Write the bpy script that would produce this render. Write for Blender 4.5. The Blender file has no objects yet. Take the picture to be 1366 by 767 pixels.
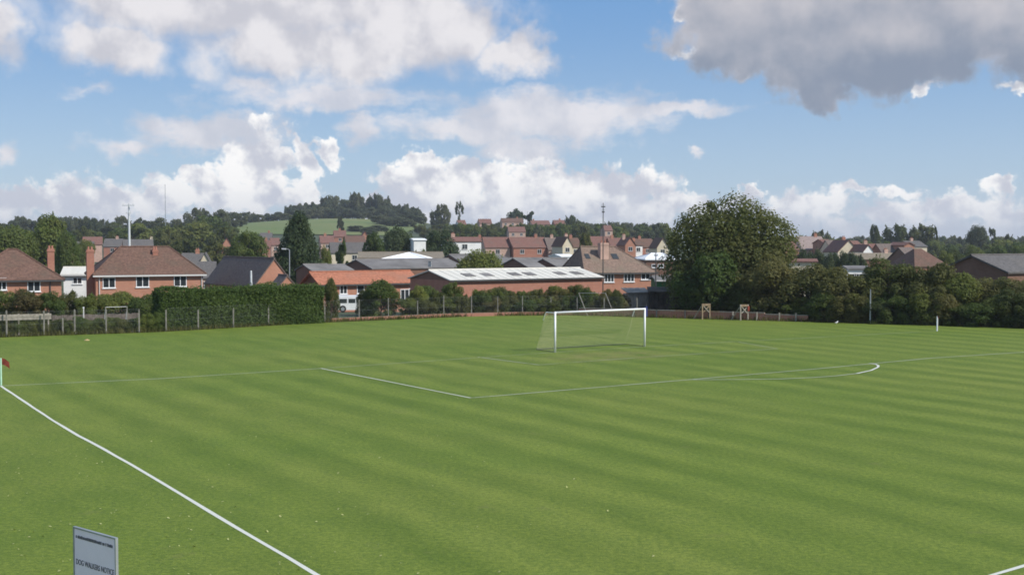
import bpy, math, random
import numpy as np
from mathutils import Vector, Matrix

sc = bpy.context.scene
col = sc.collection
R = math.radians

# ------------------------------------------------------------------ camera
CAM_H, FPX, YH = 6.9, 1631.0, 320.0          # eye height, focal length and horizon row in photo pixels
PITCH = math.atan((383.5 - YH) / FPX)
cd = bpy.data.cameras.new('camera')
cd.sensor_width = 36.0
cd.lens = FPX / 1366.0 * 36.0
cd.clip_start = 0.5
cd.clip_end = 30000.0
cam = bpy.data.objects.new('camera', cd)
col.objects.link(cam)
cam.location = (0, 0, CAM_H)
cam.rotation_euler = (math.pi / 2 - PITCH, 0, 0)
sc.camera = cam
CP, SP = math.cos(PITCH), math.sin(PITCH)

def ray(px, py):
    u = (px - 683.0) / FPX
    v = -(py - 383.5) / FPX
    return (u, CP + v * SP, -SP + v * CP)

def on_ground(px, py, z=0.0):
    d = ray(px, py)
    t = (z - CAM_H) / d[2]
    return (d[0] * t, d[1] * t)

def X_at(px, D, py=YH):
    d = ray(px, py)
    return d[0] / d[1] * D

def Z_at(py, D):
    d = ray(683, py)
    return CAM_H + d[2] / d[1] * D

# ------------------------------------------------------------------ sun and sky
SUN_DIR = Vector((0.66, -0.36, 0.66)).normalized()      # towards the sun: right, a little behind the camera
sun_el = math.asin(SUN_DIR.z)
sun_az = math.atan2(SUN_DIR.x, SUN_DIR.y)
ld = bpy.data.lights.new('sun', 'SUN')
ld.energy = 4.4
ld.angle = R(0.55)
ld.color = (1.0, 0.955, 0.88)
so = bpy.data.objects.new('sun', ld)
col.objects.link(so)
so.rotation_euler = SUN_DIR.to_track_quat('Z', 'Y').to_euler()

sc.view_settings.view_transform = 'Standard'
sc.view_settings.look = 'None'
sc.view_settings.exposure = 0.07
sc.view_settings.gamma = 1.0
sc.view_settings.use_curve_mapping = False
sc.cycles.use_denoising = True
sc.cycles.use_adaptive_sampling = True
sc.cycles.adaptive_threshold = 0.012
sc.cycles.max_bounces = 6
sc.cycles.transparent_max_bounces = 16
sc.cycles.filter_width = 1.7

world = bpy.data.worlds.new('World')
sc.world = world
world.use_nodes = True
SKY_STRENGTH = 0.10

class NT:
    """tiny helper that writes node trees as expressions"""
    def __init__(self, tree):
        self.t = tree
        self.n = tree.nodes
        self.l = tree.links
    def put(self, sock, v):
        if v is None:
            return
        if isinstance(v, bpy.types.NodeSocket):
            self.l.new(v, sock)
        else:
            sock.default_value = v
    def m(self, op, a, b=None, c=None, clamp=False):
        n = self.n.new('ShaderNodeMath')
        n.operation = op
        n.use_clamp = clamp
        self.put(n.inputs[0], a); self.put(n.inputs[1], b); self.put(n.inputs[2], c)
        return n.outputs[0]
    def vm(self, op, a, b=None, c=None):
        n = self.n.new('ShaderNodeVectorMath')
        n.operation = op
        self.put(n.inputs[0], a); self.put(n.inputs[1], b)
        if op == 'MULTIPLY_ADD':
            self.put(n.inputs[2], c)
        if op == 'SCALE' and c is not None:
            self.put(n.inputs['Scale'], c)
        return n.outputs['Value'] if op in ('LENGTH', 'DOT_PRODUCT', 'DISTANCE') else n.outputs['Vector']
    def noise(self, vec, scale, detail=4, rough=0.55, dist=0.0, out='Fac', dim='3D', w=None):
        n = self.n.new('ShaderNodeTexNoise')
        n.noise_dimensions = dim
        self.put(n.inputs['Vector'], vec)
        n.inputs['Scale'].default_value = scale
        n.inputs['Detail'].default_value = detail
        n.inputs['Roughness'].default_value = rough
        n.inputs['Distortion'].default_value = dist
        return n.outputs[out]
    def voro(self, vec, scale, detail=2, rough=0.5, smooth=1.0):
        n = self.n.new('ShaderNodeTexVoronoi')
        n.feature = 'SMOOTH_F1'
        self.put(n.inputs['Vector'], vec)
        n.inputs['Scale'].default_value = scale
        n.inputs['Detail'].default_value = detail
        n.inputs['Roughness'].default_value = rough
        n.inputs['Smoothness'].default_value = smooth
        return n.outputs['Distance']
    def step(self, v, a, b, lo=0.0, hi=1.0):
        n = self.n.new('ShaderNodeMapRange')
        n.interpolation_type = 'SMOOTHSTEP'
        self.put(n.inputs[0], v)
        n.inputs[1].default_value = a; n.inputs[2].default_value = b
        n.inputs[3].default_value = lo; n.inputs[4].default_value = hi
        return n.outputs[0]
    def mix(self, f, a, b, mode='MIX'):
        n = self.n.new('ShaderNodeMix')
        n.data_type = 'RGBA'
        n.blend_type = mode
        self.put(n.inputs[0], f)
        self.put(n.inputs[6], a if isinstance(a, bpy.types.NodeSocket) else (*a, 1.0))
        self.put(n.inputs[7], b if isinstance(b, bpy.types.NodeSocket) else (*b, 1.0))
        return n.outputs[2]
    def xyz(self, x, y, z):
        n = self.n.new('ShaderNodeCombineXYZ')
        self.put(n.inputs[0], x); self.put(n.inputs[1], y); self.put(n.inputs[2], z)
        return n.outputs[0]
    def sep(self, v):
        n = self.n.new('ShaderNodeSeparateXYZ')
        self.put(n.inputs[0], v)
        return n.outputs

def build_sky():
    t = NT(world.node_tree)
    t.n.clear()
    out = t.n.new('ShaderNodeOutputWorld')
    bg = t.n.new('ShaderNodeBackground')
    bg.inputs['Strength'].default_value = SKY_STRENGTH
    t.l.new(bg.outputs[0], out.inputs[0])
    sky = t.n.new('ShaderNodeTexSky')
    sky.sky_type = 'NISHITA'
    sky.sun_disc = False
    sky.sun_elevation = sun_el
    sky.sun_rotation = sun_az
    sky.altitude = 50
    sky.air_density = 1.0
    sky.dust_density = 0.4
    sky.ozone_density = 2.0
    tc = t.n.new('ShaderNodeTexCoord')
    x, y, z = t.sep(tc.outputs['Generated'])
    K = 16.31                                   # one unit of the cloud map is about 3.5 degrees of sky
    U = t.m('MULTIPLY', t.m('ARCTAN2', x, y), K)
    V = t.m('MULTIPLY', t.m('ARCSINE', z), K)
    P = t.xyz(U, V, 0.0)
    def uv(px, py):
        dd = Vector(ray(px, py)).normalized()
        return math.atan2(dd.x, dd.y) * K, math.asin(dd.z) * K
    def n2(vec, scale, detail, rough=0.55, out='Fac'):
        return t.noise(vec, scale, detail, rough, 0, out, '2D')
    def field(blobs, base):
        acc = None
        for (px, py, rx, ry, s) in blobs:
            cu, cv = uv(px, py)
            q = t.vm('MULTIPLY_ADD', base, (100.0 / rx, 100.0 / ry, 0.0), (-cu * 100.0 / rx, -cv * 100.0 / ry, 0.0))
            b = t.m('MULTIPLY_ADD', t.vm('LENGTH', q), -s, s)
            acc = b if acc is None else t.m('MAXIMUM', acc, b)
        return acc
    def tone(c):
        return tuple(v / SKY_STRENGTH for v in c)
    # slow and quick wandering of every outline
    w1 = n2(P, 0.8, 2, 0.5, 'Color')
    w2 = n2(P, 3.0, 3, 0.6, 'Color')
    Pw = t.vm('MULTIPLY_ADD', t.vm('SUBTRACT', w1, (.5, .5, .5)), (.9, .6, 0), P)
    Pw = t.vm('MULTIPLY_ADD', t.vm('SUBTRACT', w2, (.5, .5, .5)), (.42, .36, 0), Pw)
    # what the sky does beyond the photograph: the same broken cloud all the way round
    outside = t.m('MAXIMUM', t.step(t.m('ABSOLUTE', U), 6.9, 8.5), t.step(V, 4.2, 5.6))
    general = t.m('MULTIPLY_ADD', n2(t.vm('MULTIPLY', P, (0.22, 0.42, 1)), 1.0, 2), 3.2, -1.75)
    general = t.m('MULTIPLY_ADD', t.m('SUBTRACT', 1.0, outside), -4.0, general)
    nA = n2(P, 1.3, 5, 0.52)
    nA2 = n2(t.vm('ADD', P, (0.16, 0.30, 0)), 1.3, 4, 0.52)
    slope = t.m('SUBTRACT', nA, nA2)
    # --- upper sheet, pale grey with soft edges
    high = [(330, 0, 300, 84, 1.1), (560, 30, 140, 78, 1.1), (420, 66, 220, 50, 1.0), (652, 30, 50, 40, .8), (180, -6, 120, 50, .9),
            (155, 72, 92, 40, 1.0), (684, 72, 50, 34, 1.0), (-12, 30, 48, 46, .7), (490, 98, 70, 22, .6)]
    fA = t.m('MAXIMUM', field(high, Pw), general)
    dA = t.m('MULTIPLY_ADD', t.m('SUBTRACT', nA, 0.5), 0.9, fA)
    aA = t.m('MULTIPLY', t.step(dA, -0.16, 0.55), 0.97)
    litA = t.m('ADD', t.m('MULTIPLY', slope, 2.2), t.m('MULTIPLY_ADD', dA, 0.06, 0.58))
    cA = t.mix(t.step(litA, 0.15, 1.0), tone((.58, .58, .635)), tone((.81, .79, .81)))
    # --- streaks in mid sky
    mid = [(430, 134, 160, 26, .9), (340, 122, 90, 15, .5), (740, 156, 200, 44, 1.0), (905, 153, 110, 17, 1.0), (640, 175, 170, 24, .8), (490, 176, 34, 26, .8),
           (180, 192, 80, 15, .6), (280, 178, 120, 30, .9), (95, 122, 30, 12, .4), (932, 214, 16, 8, .7), (4, 212, 24, 16, .5), (700, 200, 70, 34, .8)]
    nB = n2(t.vm('MULTIPLY', P, (0.55, 1.5, 1)), 2.4, 5, 0.62)
    dB = t.m('MULTIPLY_ADD', t.m('SUBTRACT', nB, 0.5), 1.0, field(mid, Pw))
    aB = t.m('MULTIPLY', t.step(dB, -0.12, 0.60), 0.86)
    cB = t.mix(t.step(t.m('ADD', t.m('MULTIPLY', slope, 1.6), 0.5), 0.1, 0.9), tone((.60, .61, .68)), tone((.84, .81, .83)))
    # --- the dark cloud upper right
    dark = [(1130, -8, 240, 100, 1.2), (1010, 38, 118, 70, 1.2), (1290, 20, 230, 98, 1.2), (1095, 90, 80, 54, 1.0), (1190, 70, 140, 56, 1.0), (945, 10, 56, 56, .8), (1100, 126, 32, 32, .7), (1335, 56, 100, 54, .9)]
    nC = n2(P, 1.9, 5, 0.54)
    dC = t.m('MULTIPLY_ADD', t.m('SUBTRACT', nC, 0.5), 0.75, field(dark, Pw))
    aC = t.step(dC, -0.05, 0.30)
    vC = t.step(V, 1.7, 3.5)
    litC = t.m('ADD', t.m('MULTIPLY', slope, 0.8), t.m('MULTIPLY_ADD', vC, 0.72, t.step(dC, 0.40, 0.0, 0.0, 0.26)))
    litC = t.m('MULTIPLY_ADD', t.m('SUBTRACT', nC, 0.5), -0.22, litC)
    cC = t.mix(t.step(litC, -0.1, 1.0), tone((.250, .298, .390)), tone((.59, .575, .61)))
    # --- heaped cumulus along the horizon, three rows deep
    vor = t.n.new('ShaderNodeTexVoronoi')
    vor.voronoi_dimensions = '2D'
    vor.feature = 'F1'
    t.l.new(t.vm('MULTIPLY', Pw, (1.0, 1.25, 1.0)), vor.inputs['Vector'])
    vor.inputs['Scale'].default_value = 2.9
    vor.inputs['Detail'].default_value = 2.0
    vor.inputs['Roughness'].default_value = 0.55
    puff = vor.outputs['Distance']
    nD = n2(P, 4.2, 4, 0.56)
    nD2 = n2(t.vm('ADD', P, (0.07, 0.12, 0)), 4.2, 4, 0.56)
    relief = t.m('MULTIPLY_ADD', puff, -0.42, t.m('MULTIPLY_ADD', nD, 0.72, -0.17))
    fine = t.m('MULTIPLY', t.m('SUBTRACT', nD, nD2), 1.5)
    def heap(blobs, extra, white, grey, edge, depth, gain):
        f = field([(px, py + 9, rx, ry * .94, q) if py > 150 else (px, py, rx, ry, q) for px, py, rx, ry, q in blobs], Pw)
        if extra is not None:
            f = t.m('MAXIMUM', f, extra)
        d = t.m('ADD', f, relief)
        a = t.step(d, 0.0, edge)
        lit = t.m('ADD', t.m('MULTIPLY', fine, 0.9 * gain), t.step(d, depth, 0.05, 0.10, 0.72))
        lit = t.m('MULTIPLY_ADD', slope, 2.9 * gain, lit)
        return a, t.mix(t.step(lit, -0.22, 1.02), tone(grey), tone(white))
    lowg = t.m('MULTIPLY_ADD', n2(t.vm('MULTIPLY', P, (0.5, 0.0, 1)), 1.0, 2), 2.2, t.m('MULTIPLY_ADD', V, -0.55, -0.25))
    lowg = t.m('MULTIPLY_ADD', t.m('SUBTRACT', 1.0, outside), -4.0, lowg)
    row1 = [(335, 225, 52, 74, 1.1), (344, 172, 26, 38, .9), (392, 205, 32, 52, 1.0), (440, 200, 26, 22, 1.0), (300, 245, 80, 50, 1.0), (580, 240, 92, 50, 1.2), (640, 235, 60, 44, 1.0), (560, 214, 44, 26, .8),
            (730, 240, 130, 56, 1.1), (820, 240, 90, 44, 1.1), (900, 264, 110, 26, .9), (1130, 241, 52, 12, .7), (1182, 238, 40, 13, .8), (1345, 234, 44, 18, .9), (1000, 243, 22, 11, 1.0),
            (918, 26, 28, 18, .6), (925, 66, 24, 16, .5), (1005, 90, 36, 12, .55), (1252, 112, 30, 16, .8), (1340, 126, 26, 13, .85)]
    row2 = [(40, 262, 110, 34, 1.1), (130, 252, 80, 40, 1.1), (215, 255, 80, 42, 1.1), (330, 268, 110, 36, 1.0), (392, 256, 44, 44, 1.1), (540, 268, 74, 42, 1.1), (660, 270, 130, 40, 1.1), (790, 268, 120, 36, 1.1), (960, 266, 120, 30, 1.0), (1080, 268, 120, 28, 1.0), (1230, 268, 140, 28, 1.0), (1350, 264, 90, 30, 1.0)]
    row3 = [(90, 300, 190, 36, 1.1), (290, 302, 150, 36, 1.1), (430, 312, 70, 20, .6), (620, 302, 165, 36, 1.1), (800, 300, 190, 36, 1.1), (1000, 302, 190, 34, 1.1), (1220, 302, 190, 34, 1.1), (1380, 300, 150, 34, 1.1)]
    a1, c1 = heap(row1, None, (1.0, .99, .98), (.58, .60, .68), 0.36, 1.00, 1.0)
    a2, c2 = heap(row2, lowg, (.96, .955, .95), (.58, .605, .69), 0.42, 0.85, 1.1)
    a3, c3 = heap(row3, None, (.92, .92, .93), (.58, .625, .71), 0.55, 0.75, 1.1)
    c = sky.outputs[0]
    c = t.mix(t.step(V, 0.3, 3.6, 0.75, 0.80), c, t.mix(t.step(V, -0.3, 3.4), tone((.47, .62, .79)), tone((.165, .355, .675))))
    c = t.mix(aB, c, cB)
    c = t.mix(aA, c, cA)
    c = t.mix(a1, c, c1)
    c = t.mix(a2, c, c2)
    c = t.mix(a3, c, c3)
    c = t.mix(aC, c, cC)
    c = t.mix(t.m('MULTIPLY', t.step(V, 0.8, 0.0), 0.42), c, tone((.63, .66, .76)))       # far cloud fades into the air
    t.l.new(c, bg.inputs['Color'])
build_sky()
world.cycles.sampling_method = 'MANUAL'
world.cycles.sample_map_resolution = 512

# ------------------------------------------------------------------ materials
MATS = {}
def new_mat(name):
    m = bpy.data.materials.new(name)
    m.use_nodes = True
    t = NT(m.node_tree)
    b = t.n['Principled BSDF']
    return m, t, b

def plain(name, c, rough=0.7, var=0.15, scale=3.0, spec=0.3, bump=0.0, metal=0.0):
    m, t, b = new_mat(name)
    tc = t.n.new('ShaderNodeTexCoord')
    geo = t.n.new('ShaderNodeNewGeometry')
    n = t.noise(geo.outputs['Position'], scale, 5, 0.6)
    f = t.step(n, 0.3, 0.7)
    col_ = t.mix(f, tuple(v * (1 - var) for v in c), tuple(min(1, v * (1 + var)) for v in c))
    t.l.new(col_, b.inputs['Base Color'])
    b.inputs['Roughness'].default_value = rough
    b.inputs['Metallic'].default_value = metal
    b.inputs['Specular IOR Level'].default_value = spec
    if bump:
        bp = t.n.new('ShaderNodeBump')
        bp.inputs['Strength'].default_value = bump
        bp.inputs['Distance'].default_value = 0.03
        t.l.new(n, bp.inputs['Height'])
        t.l.new(bp.outputs[0], b.inputs['Normal'])
    MATS[name] = m
    return m

def brick(name, c1, c2, mortar=(.33, .29, .25)):
    m, t, b = new_mat(name)
    tc = t.n.new('ShaderNodeTexCoord')
    x, y, z = t.sep(tc.outputs['Object'])
    v = t.xyz(t.m('ADD', x, y), z, 0.0)
    bt = t.n.new('ShaderNodeTexBrick')
    t.l.new(v, bt.inputs['Vector'])
    bt.inputs['Color1'].default_value = (*c1, 1)
    bt.inputs['Color2'].default_value = (*c2, 1)
    bt.inputs['Mortar'].default_value = (*mortar, 1)
    bt.inputs['Scale'].default_value = 1.0
    bt.inputs['Brick Width'].default_value = 0.225
    bt.inputs['Row Height'].default_value = 0.075
    bt.inputs['Mortar Size'].default_value = 0.008
    n = t.noise(tc.outputs['Object'], 0.6, 6, 0.65)
    c = t.mix(t.step(n, 0.35, 0.75, 0.0, 0.45), bt.outputs['Color'], tuple(v_ * 0.62 for v_ in c1))
    t.l.new(c, b.inputs['Base Color'])
    b.inputs['Roughness'].default_value = 0.9
    b.inputs['Specular IOR Level'].default_value = 0.15
    MATS[name] = m

def tiles(name, c, lichen, row=0.22, var=0.3):
    m, t, b = new_mat(name)
    tc = t.n.new('ShaderNodeTexCoord')
    x, y, z = t.sep(tc.outputs['Object'])
    w = t.n.new('ShaderNodeTexWave')
    w.bands_direction = 'Z'
    w.wave_profile = 'SAW'
    w.inputs['Scale'].default_value = 2.4
    w.inputs['Distortion'].default_value = 0.4
    t.l.new(tc.outputs['Object'], w.inputs['Vector'])
    big = t.noise(tc.outputs['Object'], 0.45, 6, 0.62)
    fin = t.noise(tc.outputs['Object'], 4.0, 4, 0.7)
    c_ = t.mix(t.step(fin, 0.3, 0.72), tuple(v * (1 - var) for v in c), tuple(v * (1 + var) for v in c))
    c_ = t.mix(t.step(big, 0.46, 0.72, 0.0, 0.75), c_, lichen)
    t.l.new(c_, b.inputs['Base Color'])
    b.inputs['Roughness'].default_value = 0.88
    b.inputs['Specular IOR Level'].default_value = 0.2
    bp = t.n.new('ShaderNodeBump')
    bp.inputs['Strength'].default_value = 0.6
    bp.inputs['Distance'].default_value = 0.04
    t.l.new(w.outputs['Fac'], bp.inputs['Height'])
    t.l.new(bp.outputs[0], b.inputs['Normal'])
    MATS[name] = m

def foliage(name, c, tint, trans=0.35):
    m, t, b = new_mat(name)
    geo = t.n.new('ShaderNodeNewGeometry')
    tc = t.n.new('ShaderNodeTexCoord')
    oi = t.n.new('ShaderNodeObjectInfo')
    rnd = geo.outputs['Random Per Island']
    big = t.noise(geo.outputs['Position'], 0.55, 3, 0.6)
    c_ = t.mix(rnd, tuple(v * 0.84 for v in c), tuple(v * 1.20 for v in c))
    c_ = t.mix(t.step(big, 0.42, 0.68, 0.0, 0.75), c_, tint)
    hs = t.n.new('ShaderNodeHueSaturation')
    t.l.new(t.m('MULTIPLY_ADD', oi.outputs['Random'], 0.5, 0.75), hs.inputs['Value'])
    t.l.new(t.m('MULTIPLY_ADD', oi.outputs['Random'], -0.05, 0.525), hs.inputs['Hue'])
    t.l.new(c_, hs.inputs['Color'])
    b.inputs['Roughness'].default_value = 0.62
    b.inputs['Specular IOR Level'].default_value = 0.22
    t.l.new(hs.outputs[0], b.inputs['Base Color'])
    tr = t.n.new('ShaderNodeBsdfTranslucent')
    t.l.new(hs.outputs[0], tr.inputs['Color'])
    mx = t.n.new('ShaderNodeMixShader')
    mx.inputs[0].default_value = trans
    t.l.new(b.outputs[0], mx.inputs[1])
    t.l.new(tr.outputs[0], mx.inputs[2])
    t.l.new(mx.outputs[0], t.n['Material Output'].inputs['Surface'])
    MATS[name] = m

foliage('leaf_dark', (.094, .114, .032), (.118, .130, .034), .5)
foliage('leaf_mid', (.118, .156, .038), (.142, .164, .040), .5)
foliage('leaf_light', (.140, .180, .042), (.164, .178, .044), .5)
foliage('leaf_olive', (.140, .142, .044), (.158, .148, .046), .5)
foliage('leaf_conifer', (.064, .092, .038), (.088, .114, .038), .4)
foliage('leaf_wood', (.094, .112, .052), (.114, .124, .052), .45)
foliage('leaf_hedge', (.108, .152, .034), (.126, .166, .036), .42)
foliage('leaf_brown', (.150, .116, .050), (.124, .130, .042), .5)
plain('bark', (.085, .068, .050), 0.95, 0.3, 6.0, 0.1, 0.6)
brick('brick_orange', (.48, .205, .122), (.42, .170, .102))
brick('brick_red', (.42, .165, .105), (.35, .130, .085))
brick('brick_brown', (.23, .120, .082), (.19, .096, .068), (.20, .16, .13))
plain('render_cream', (.62, .54, .40), 0.9, 0.08, 1.0, 0.1)
plain('render_white', (.78, .77, .74), 0.85, 0.06, 1.0, 0.15)
plain('render_pink', (.50, .34, .27), 0.9, 0.12, 1.0, 0.1)
tiles('tile_brown', (.150, .088, .066), (.115, .085, .062))
tiles('tile_red', (.195, .102, .082), (.160, .105, .085))
tiles('tile_orange', (.37, .150, .090), (.30, .150, .100))
tiles('tile_grey', (.120, .112, .108), (.150, .135, .118))
tiles('tile_dark', (.165, .130, .114), (.180, .140, .112))
tiles('tile_weathered', (.215, .150, .116), (.185, .150, .110))
tiles('tile_rose', (.300, .235, .215), (.26, .21, .18))
tiles('tile_beige', (.230, .190, .140), (.18, .155, .110))
plain('roof_cream', (.66, .63, .56), 0.75, 0.10, 0.5, 0.2, 0.1)
m_, t_, b_ = new_mat('roof_cream')
tc_ = t_.n.new('ShaderNodeTexCoord')
st_ = t_.noise(t_.vm('MULTIPLY', tc_.outputs['Object'], (2.2, .12, .12)), 1.0, 5, 0.65)
bg_ = t_.noise(tc_.outputs['Object'], 0.5, 5, 0.65)
k_ = t_.mix(t_.step(st_, .42, .72), (.63, .60, .53), (.58, .55, .48))
k_ = t_.mix(t_.step(bg_, .5, .75, 0, .5), k_, (.54, .51, .44))
t_.l.new(k_, b_.inputs['Base Color'])
b_.inputs['Roughness'].default_value = 0.8
MATS['roof_cream'] = m_
plain('roof_white', (.80, .80, .80), 0.7, 0.05, 0.5, 0.2)
plain('roof_asbestos', (.175, .165, .158), 0.92, 0.22, 0.5, 0.15, 0.3)
plain('white_paint', (.80, .80, .79), 0.42, 0.05, 2.0, 0.4)
plain('upvc', (.80, .80, .80), 0.35, 0.03, 2.0, 0.5)
plain('gutter_white', (.58, .57, .55), 0.45, 0.05, 2.0, 0.4)
plain('concrete', (.25, .235, .20), 0.92, 0.25, 4.0, 0.15, 0.3)
plain('wood_grey', (.30, .27, .225), 0.9, 0.25, 5.0, 0.15, 0.4)
plain('wood_dark', (.150, .125, .105), 0.9, 0.3, 5.0, 0.15, 0.4)
plain('wood_tan', (.27, .20, .13), 0.85, 0.25, 5.0, 0.15, 0.3)
plain('steel_grey', (.34, .36, .37), 0.5, 0.12, 2.0, 0.4, 0, 0.4)
plain('steel_pale', (.58, .60, .60), 0.5, 0.08, 2.0, 0.4)
plain('steel_dark', (.060, .062, .062), 0.6, 0.2, 2.0, 0.3)
plain('wire', (.30, .31, .30), 0.6, 0.2, 2.0, 0.3)
plain('net_cord', (.62, .58, .36), 0.9, 0.1, 6.0, 0.1)
plain('red_cloth', (.22, .050, .034), 0.8, 0.2, 8.0, 0.1)
plain('pole_green', (.42, .66, .50), 0.5, 0.08, 3.0, 0.4)
plain('blue_pad', (.028, .040, .16), 0.6, 0.2, 3.0, 0.3)
plain('sign_board', (.90, .78, .86), 0.6, 0.03, 2.0, 0.25)
plain('sign_ink', (.15, .14, .16), 0.7, 0.05, 2.0, 0.2)
plain('sheet_dark', (.084, .070, .056), 0.95, 0.35, 1.0, 0.08, 0.2)
plain('sheet_grey', (.30, .262, .222), 0.9, 0.25, 0.8, 0.1, 0.2)
plain('green_paint', (.030, .130, .040), 0.6, 0.2, 1.0, 0.3)
plain('soil', (.115, .085, .060), 0.95, 0.3, 2.0, 0.1, 0.5)
plain('leaf_litter', (.36, .37, .15), 0.8, 0.25, 30.0, 0.2)
plain('white_feather', (.80, .80, .78), 0.8, 0.05, 8.0, 0.1)
plain('orange_plastic', (.42, .29, .13), 0.6, 0.15, 8.0, 0.3)
plain('lead', (.50, .50, .50), 0.6, 0.1, 4.0, 0.3)
plain('rubber', (.02, .02, .02), 0.8, 0.1, 4.0, 0.2)
m_, t_, b_ = new_mat('window_glass')
b_.inputs['Base Color'].default_value = (.030, .036, .040, 1)
b_.inputs['Roughness'].default_value = 0.08
b_.inputs['Specular IOR Level'].default_value = 0.5
MATS['window_glass'] = m_

PG = Vector((.837, .548))        # along the goal line
PP = Vector((.548, -.837))       # along the touchlines, towards the camera

GMX, GMY = on_ground(815, 474.5)

def grass_nodes(t, stripes=True):
    geo = t.n.new('ShaderNodeNewGeometry')
    p = geo.outputs['Position']
    pw = t.vm('MULTIPLY_ADD', t.vm('SUBTRACT', t.noise(p, 0.16, 3, 0.5, 0, 'Color'), (.5, .5, .5)), (.20, .20, 0), p)
    s = t.vm('DOT_PRODUCT', pw, (PG.x, PG.y, 0))
    wave = t.m('SINE', t.m('MULTIPLY', s, 2 * math.pi / 2.8))
    along = t.vm('DOT_PRODUCT', p, (PP.x, PP.y, 0))
    onpitch = t.m('MULTIPLY', t.step(t.vm('DOT_PRODUCT', p, (PG.x, PG.y, 0)), 10.6, 13.5, 0.12, 1.0), t.step(along, -72, -60, 0.3, 1.0))
    amp = t.m('MULTIPLY', t.step(t.noise(p, 0.07, 3, 0.5), 0.30, 0.66, 0.15, 1.0), onpitch)
    # clumps of different grass, stretched along the mowing
    a = t.vm('DOT_PRODUCT', p, (PP.x, PP.y, 0))
    q = t.xyz(t.m('MULTIPLY', a, 0.35), s, 0.0)
    patch = t.noise(q, 0.9, 6, 0.68)
    broad = t.noise(p, 0.055, 5, 0.6)
    tuft = t.noise(p, 7.0, 5, 0.72)
    blade = t.noise(p, 24.0, 4, 0.75)
    wornn = t.noise(p, 0.5, 6, 0.7)
    c = t.mix(t.step(broad, 0.3, 0.7), (.116, .168, .025), (.146, .186, .034))
    if stripes:
        w = t.m('MULTIPLY', wave, amp)
        c = t.mix(t.step(w, -0.95, 0.95), t.mix(1.0, c, (.81, .855, .80), 'MULTIPLY'), t.mix(1.0, c, (1.12, 1.08, 1.16), 'MULTIPLY'))
    c = t.mix(t.step(patch, 0.30, 0.70), t.mix(1.0, c, (.86, .90, .85), 'MULTIPLY'), t.mix(1.0, c, (1.13, 1.09, 1.08), 'MULTIPLY'))
    c = t.mix(t.step(tuft, 0.28, 0.72), t.mix(1.0, c, (.68, .75, .72), 'MULTIPLY'), t.mix(1.0, c, (1.30, 1.23, 1.18), 'MULTIPLY'))
    c = t.mix(t.step(blade, 0.25, 0.75), t.mix(1.0, c, (.68, .72, .68), 'MULTIPLY'), t.mix(1.0, c, (1.33, 1.29, 1.24), 'MULTIPLY'))
    c = t.mix(t.step(wornn, 0.60, 0.76, 0.0, 0.55), c, (.150, .150, .052))
    gm = t.vm('SUBTRACT', p, (GMX, GMY, 0))
    ga = t.m('DIVIDE', t.vm('DOT_PRODUCT', gm, (PG.x, PG.y, 0)), 5.2)
    gb = t.m('DIVIDE', t.vm('DOT_PRODUCT', gm, (PP.x, PP.y, 0)), 3.0)
    gd = t.m('SQRT', t.m('ADD', t.m('MULTIPLY', ga, ga), t.m('MULTIPLY', gb, gb)))
    gw = t.m('MULTIPLY', t.step(gd, 1.25, 0.35), t.step(t.noise(p, 1.1, 5, 0.7), 0.36, 0.62))
    c = t.mix(t.m('MULTIPLY', gw, 0.62), c, (.215, .185, .068))
    bare = t.noise(t.vm('ADD', p, (31, 12, 0)), 0.8, 5, 0.75)
    c = t.mix(t.step(bare, 0.70, 0.80, 0.0, 0.5), c, (.165, .120, .070))
    hgt = t.m('ADD', t.m('MULTIPLY', tuft, 1.0), t.m('MULTIPLY', blade, 0.8))
    bp = t.n.new('ShaderNodeBump')
    bp.inputs['Strength'].default_value = 0.55
    bp.inputs['Distance'].default_value = 0.03
    t.l.new(hgt, bp.inputs['Height'])
    return c, bp.outputs[0], p, geo

m, t, b = new_mat('mown_grass')
c_, nrm, p_, g_ = grass_nodes(t)
t.l.new(c_, b.inputs['Base Color']); t.l.new(nrm, b.inputs['Normal'])
b.inputs['Roughness'].default_value = 0.85
b.inputs['Specular IOR Level'].default_value = 0.15
MATS['mown_grass'] = m

def line_mat(name, cover, white):
    """lime line on grass: cover = how much of the line has survived"""
    m, t, b = new_mat(name)
    c_, nrm, p_, g_ = grass_nodes(t)
    n = t.noise(p_, 0.45, 3, 0.6)
    n2 = t.noise(p_, 14.0, 4, 0.7)
    f = t.m('ADD', n, t.m('MULTIPLY', n2, 0.75))
    e = 1.14 - cover * 0.55
    f = t.step(f, e - 0.10, e + 0.12)
    c_ = t.mix(f, c_, white)
    t.l.new(c_, b.inputs['Base Color']); t.l.new(nrm, b.inputs['Normal'])
    b.inputs['Roughness'].default_value = 0.9
    b.inputs['Specular IOR Level'].default_value = 0.1
    MATS[name] = m
line_mat('lime_fresh', 1.16, (.60, .60, .53))
line_mat('lime_worn', 0.80, (.42, .45, .34))
line_mat('lime_faint', 0.70, (.33, .36, .24))
line_mat('lime_half', 0.95, (.50, .52, .42))

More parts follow.
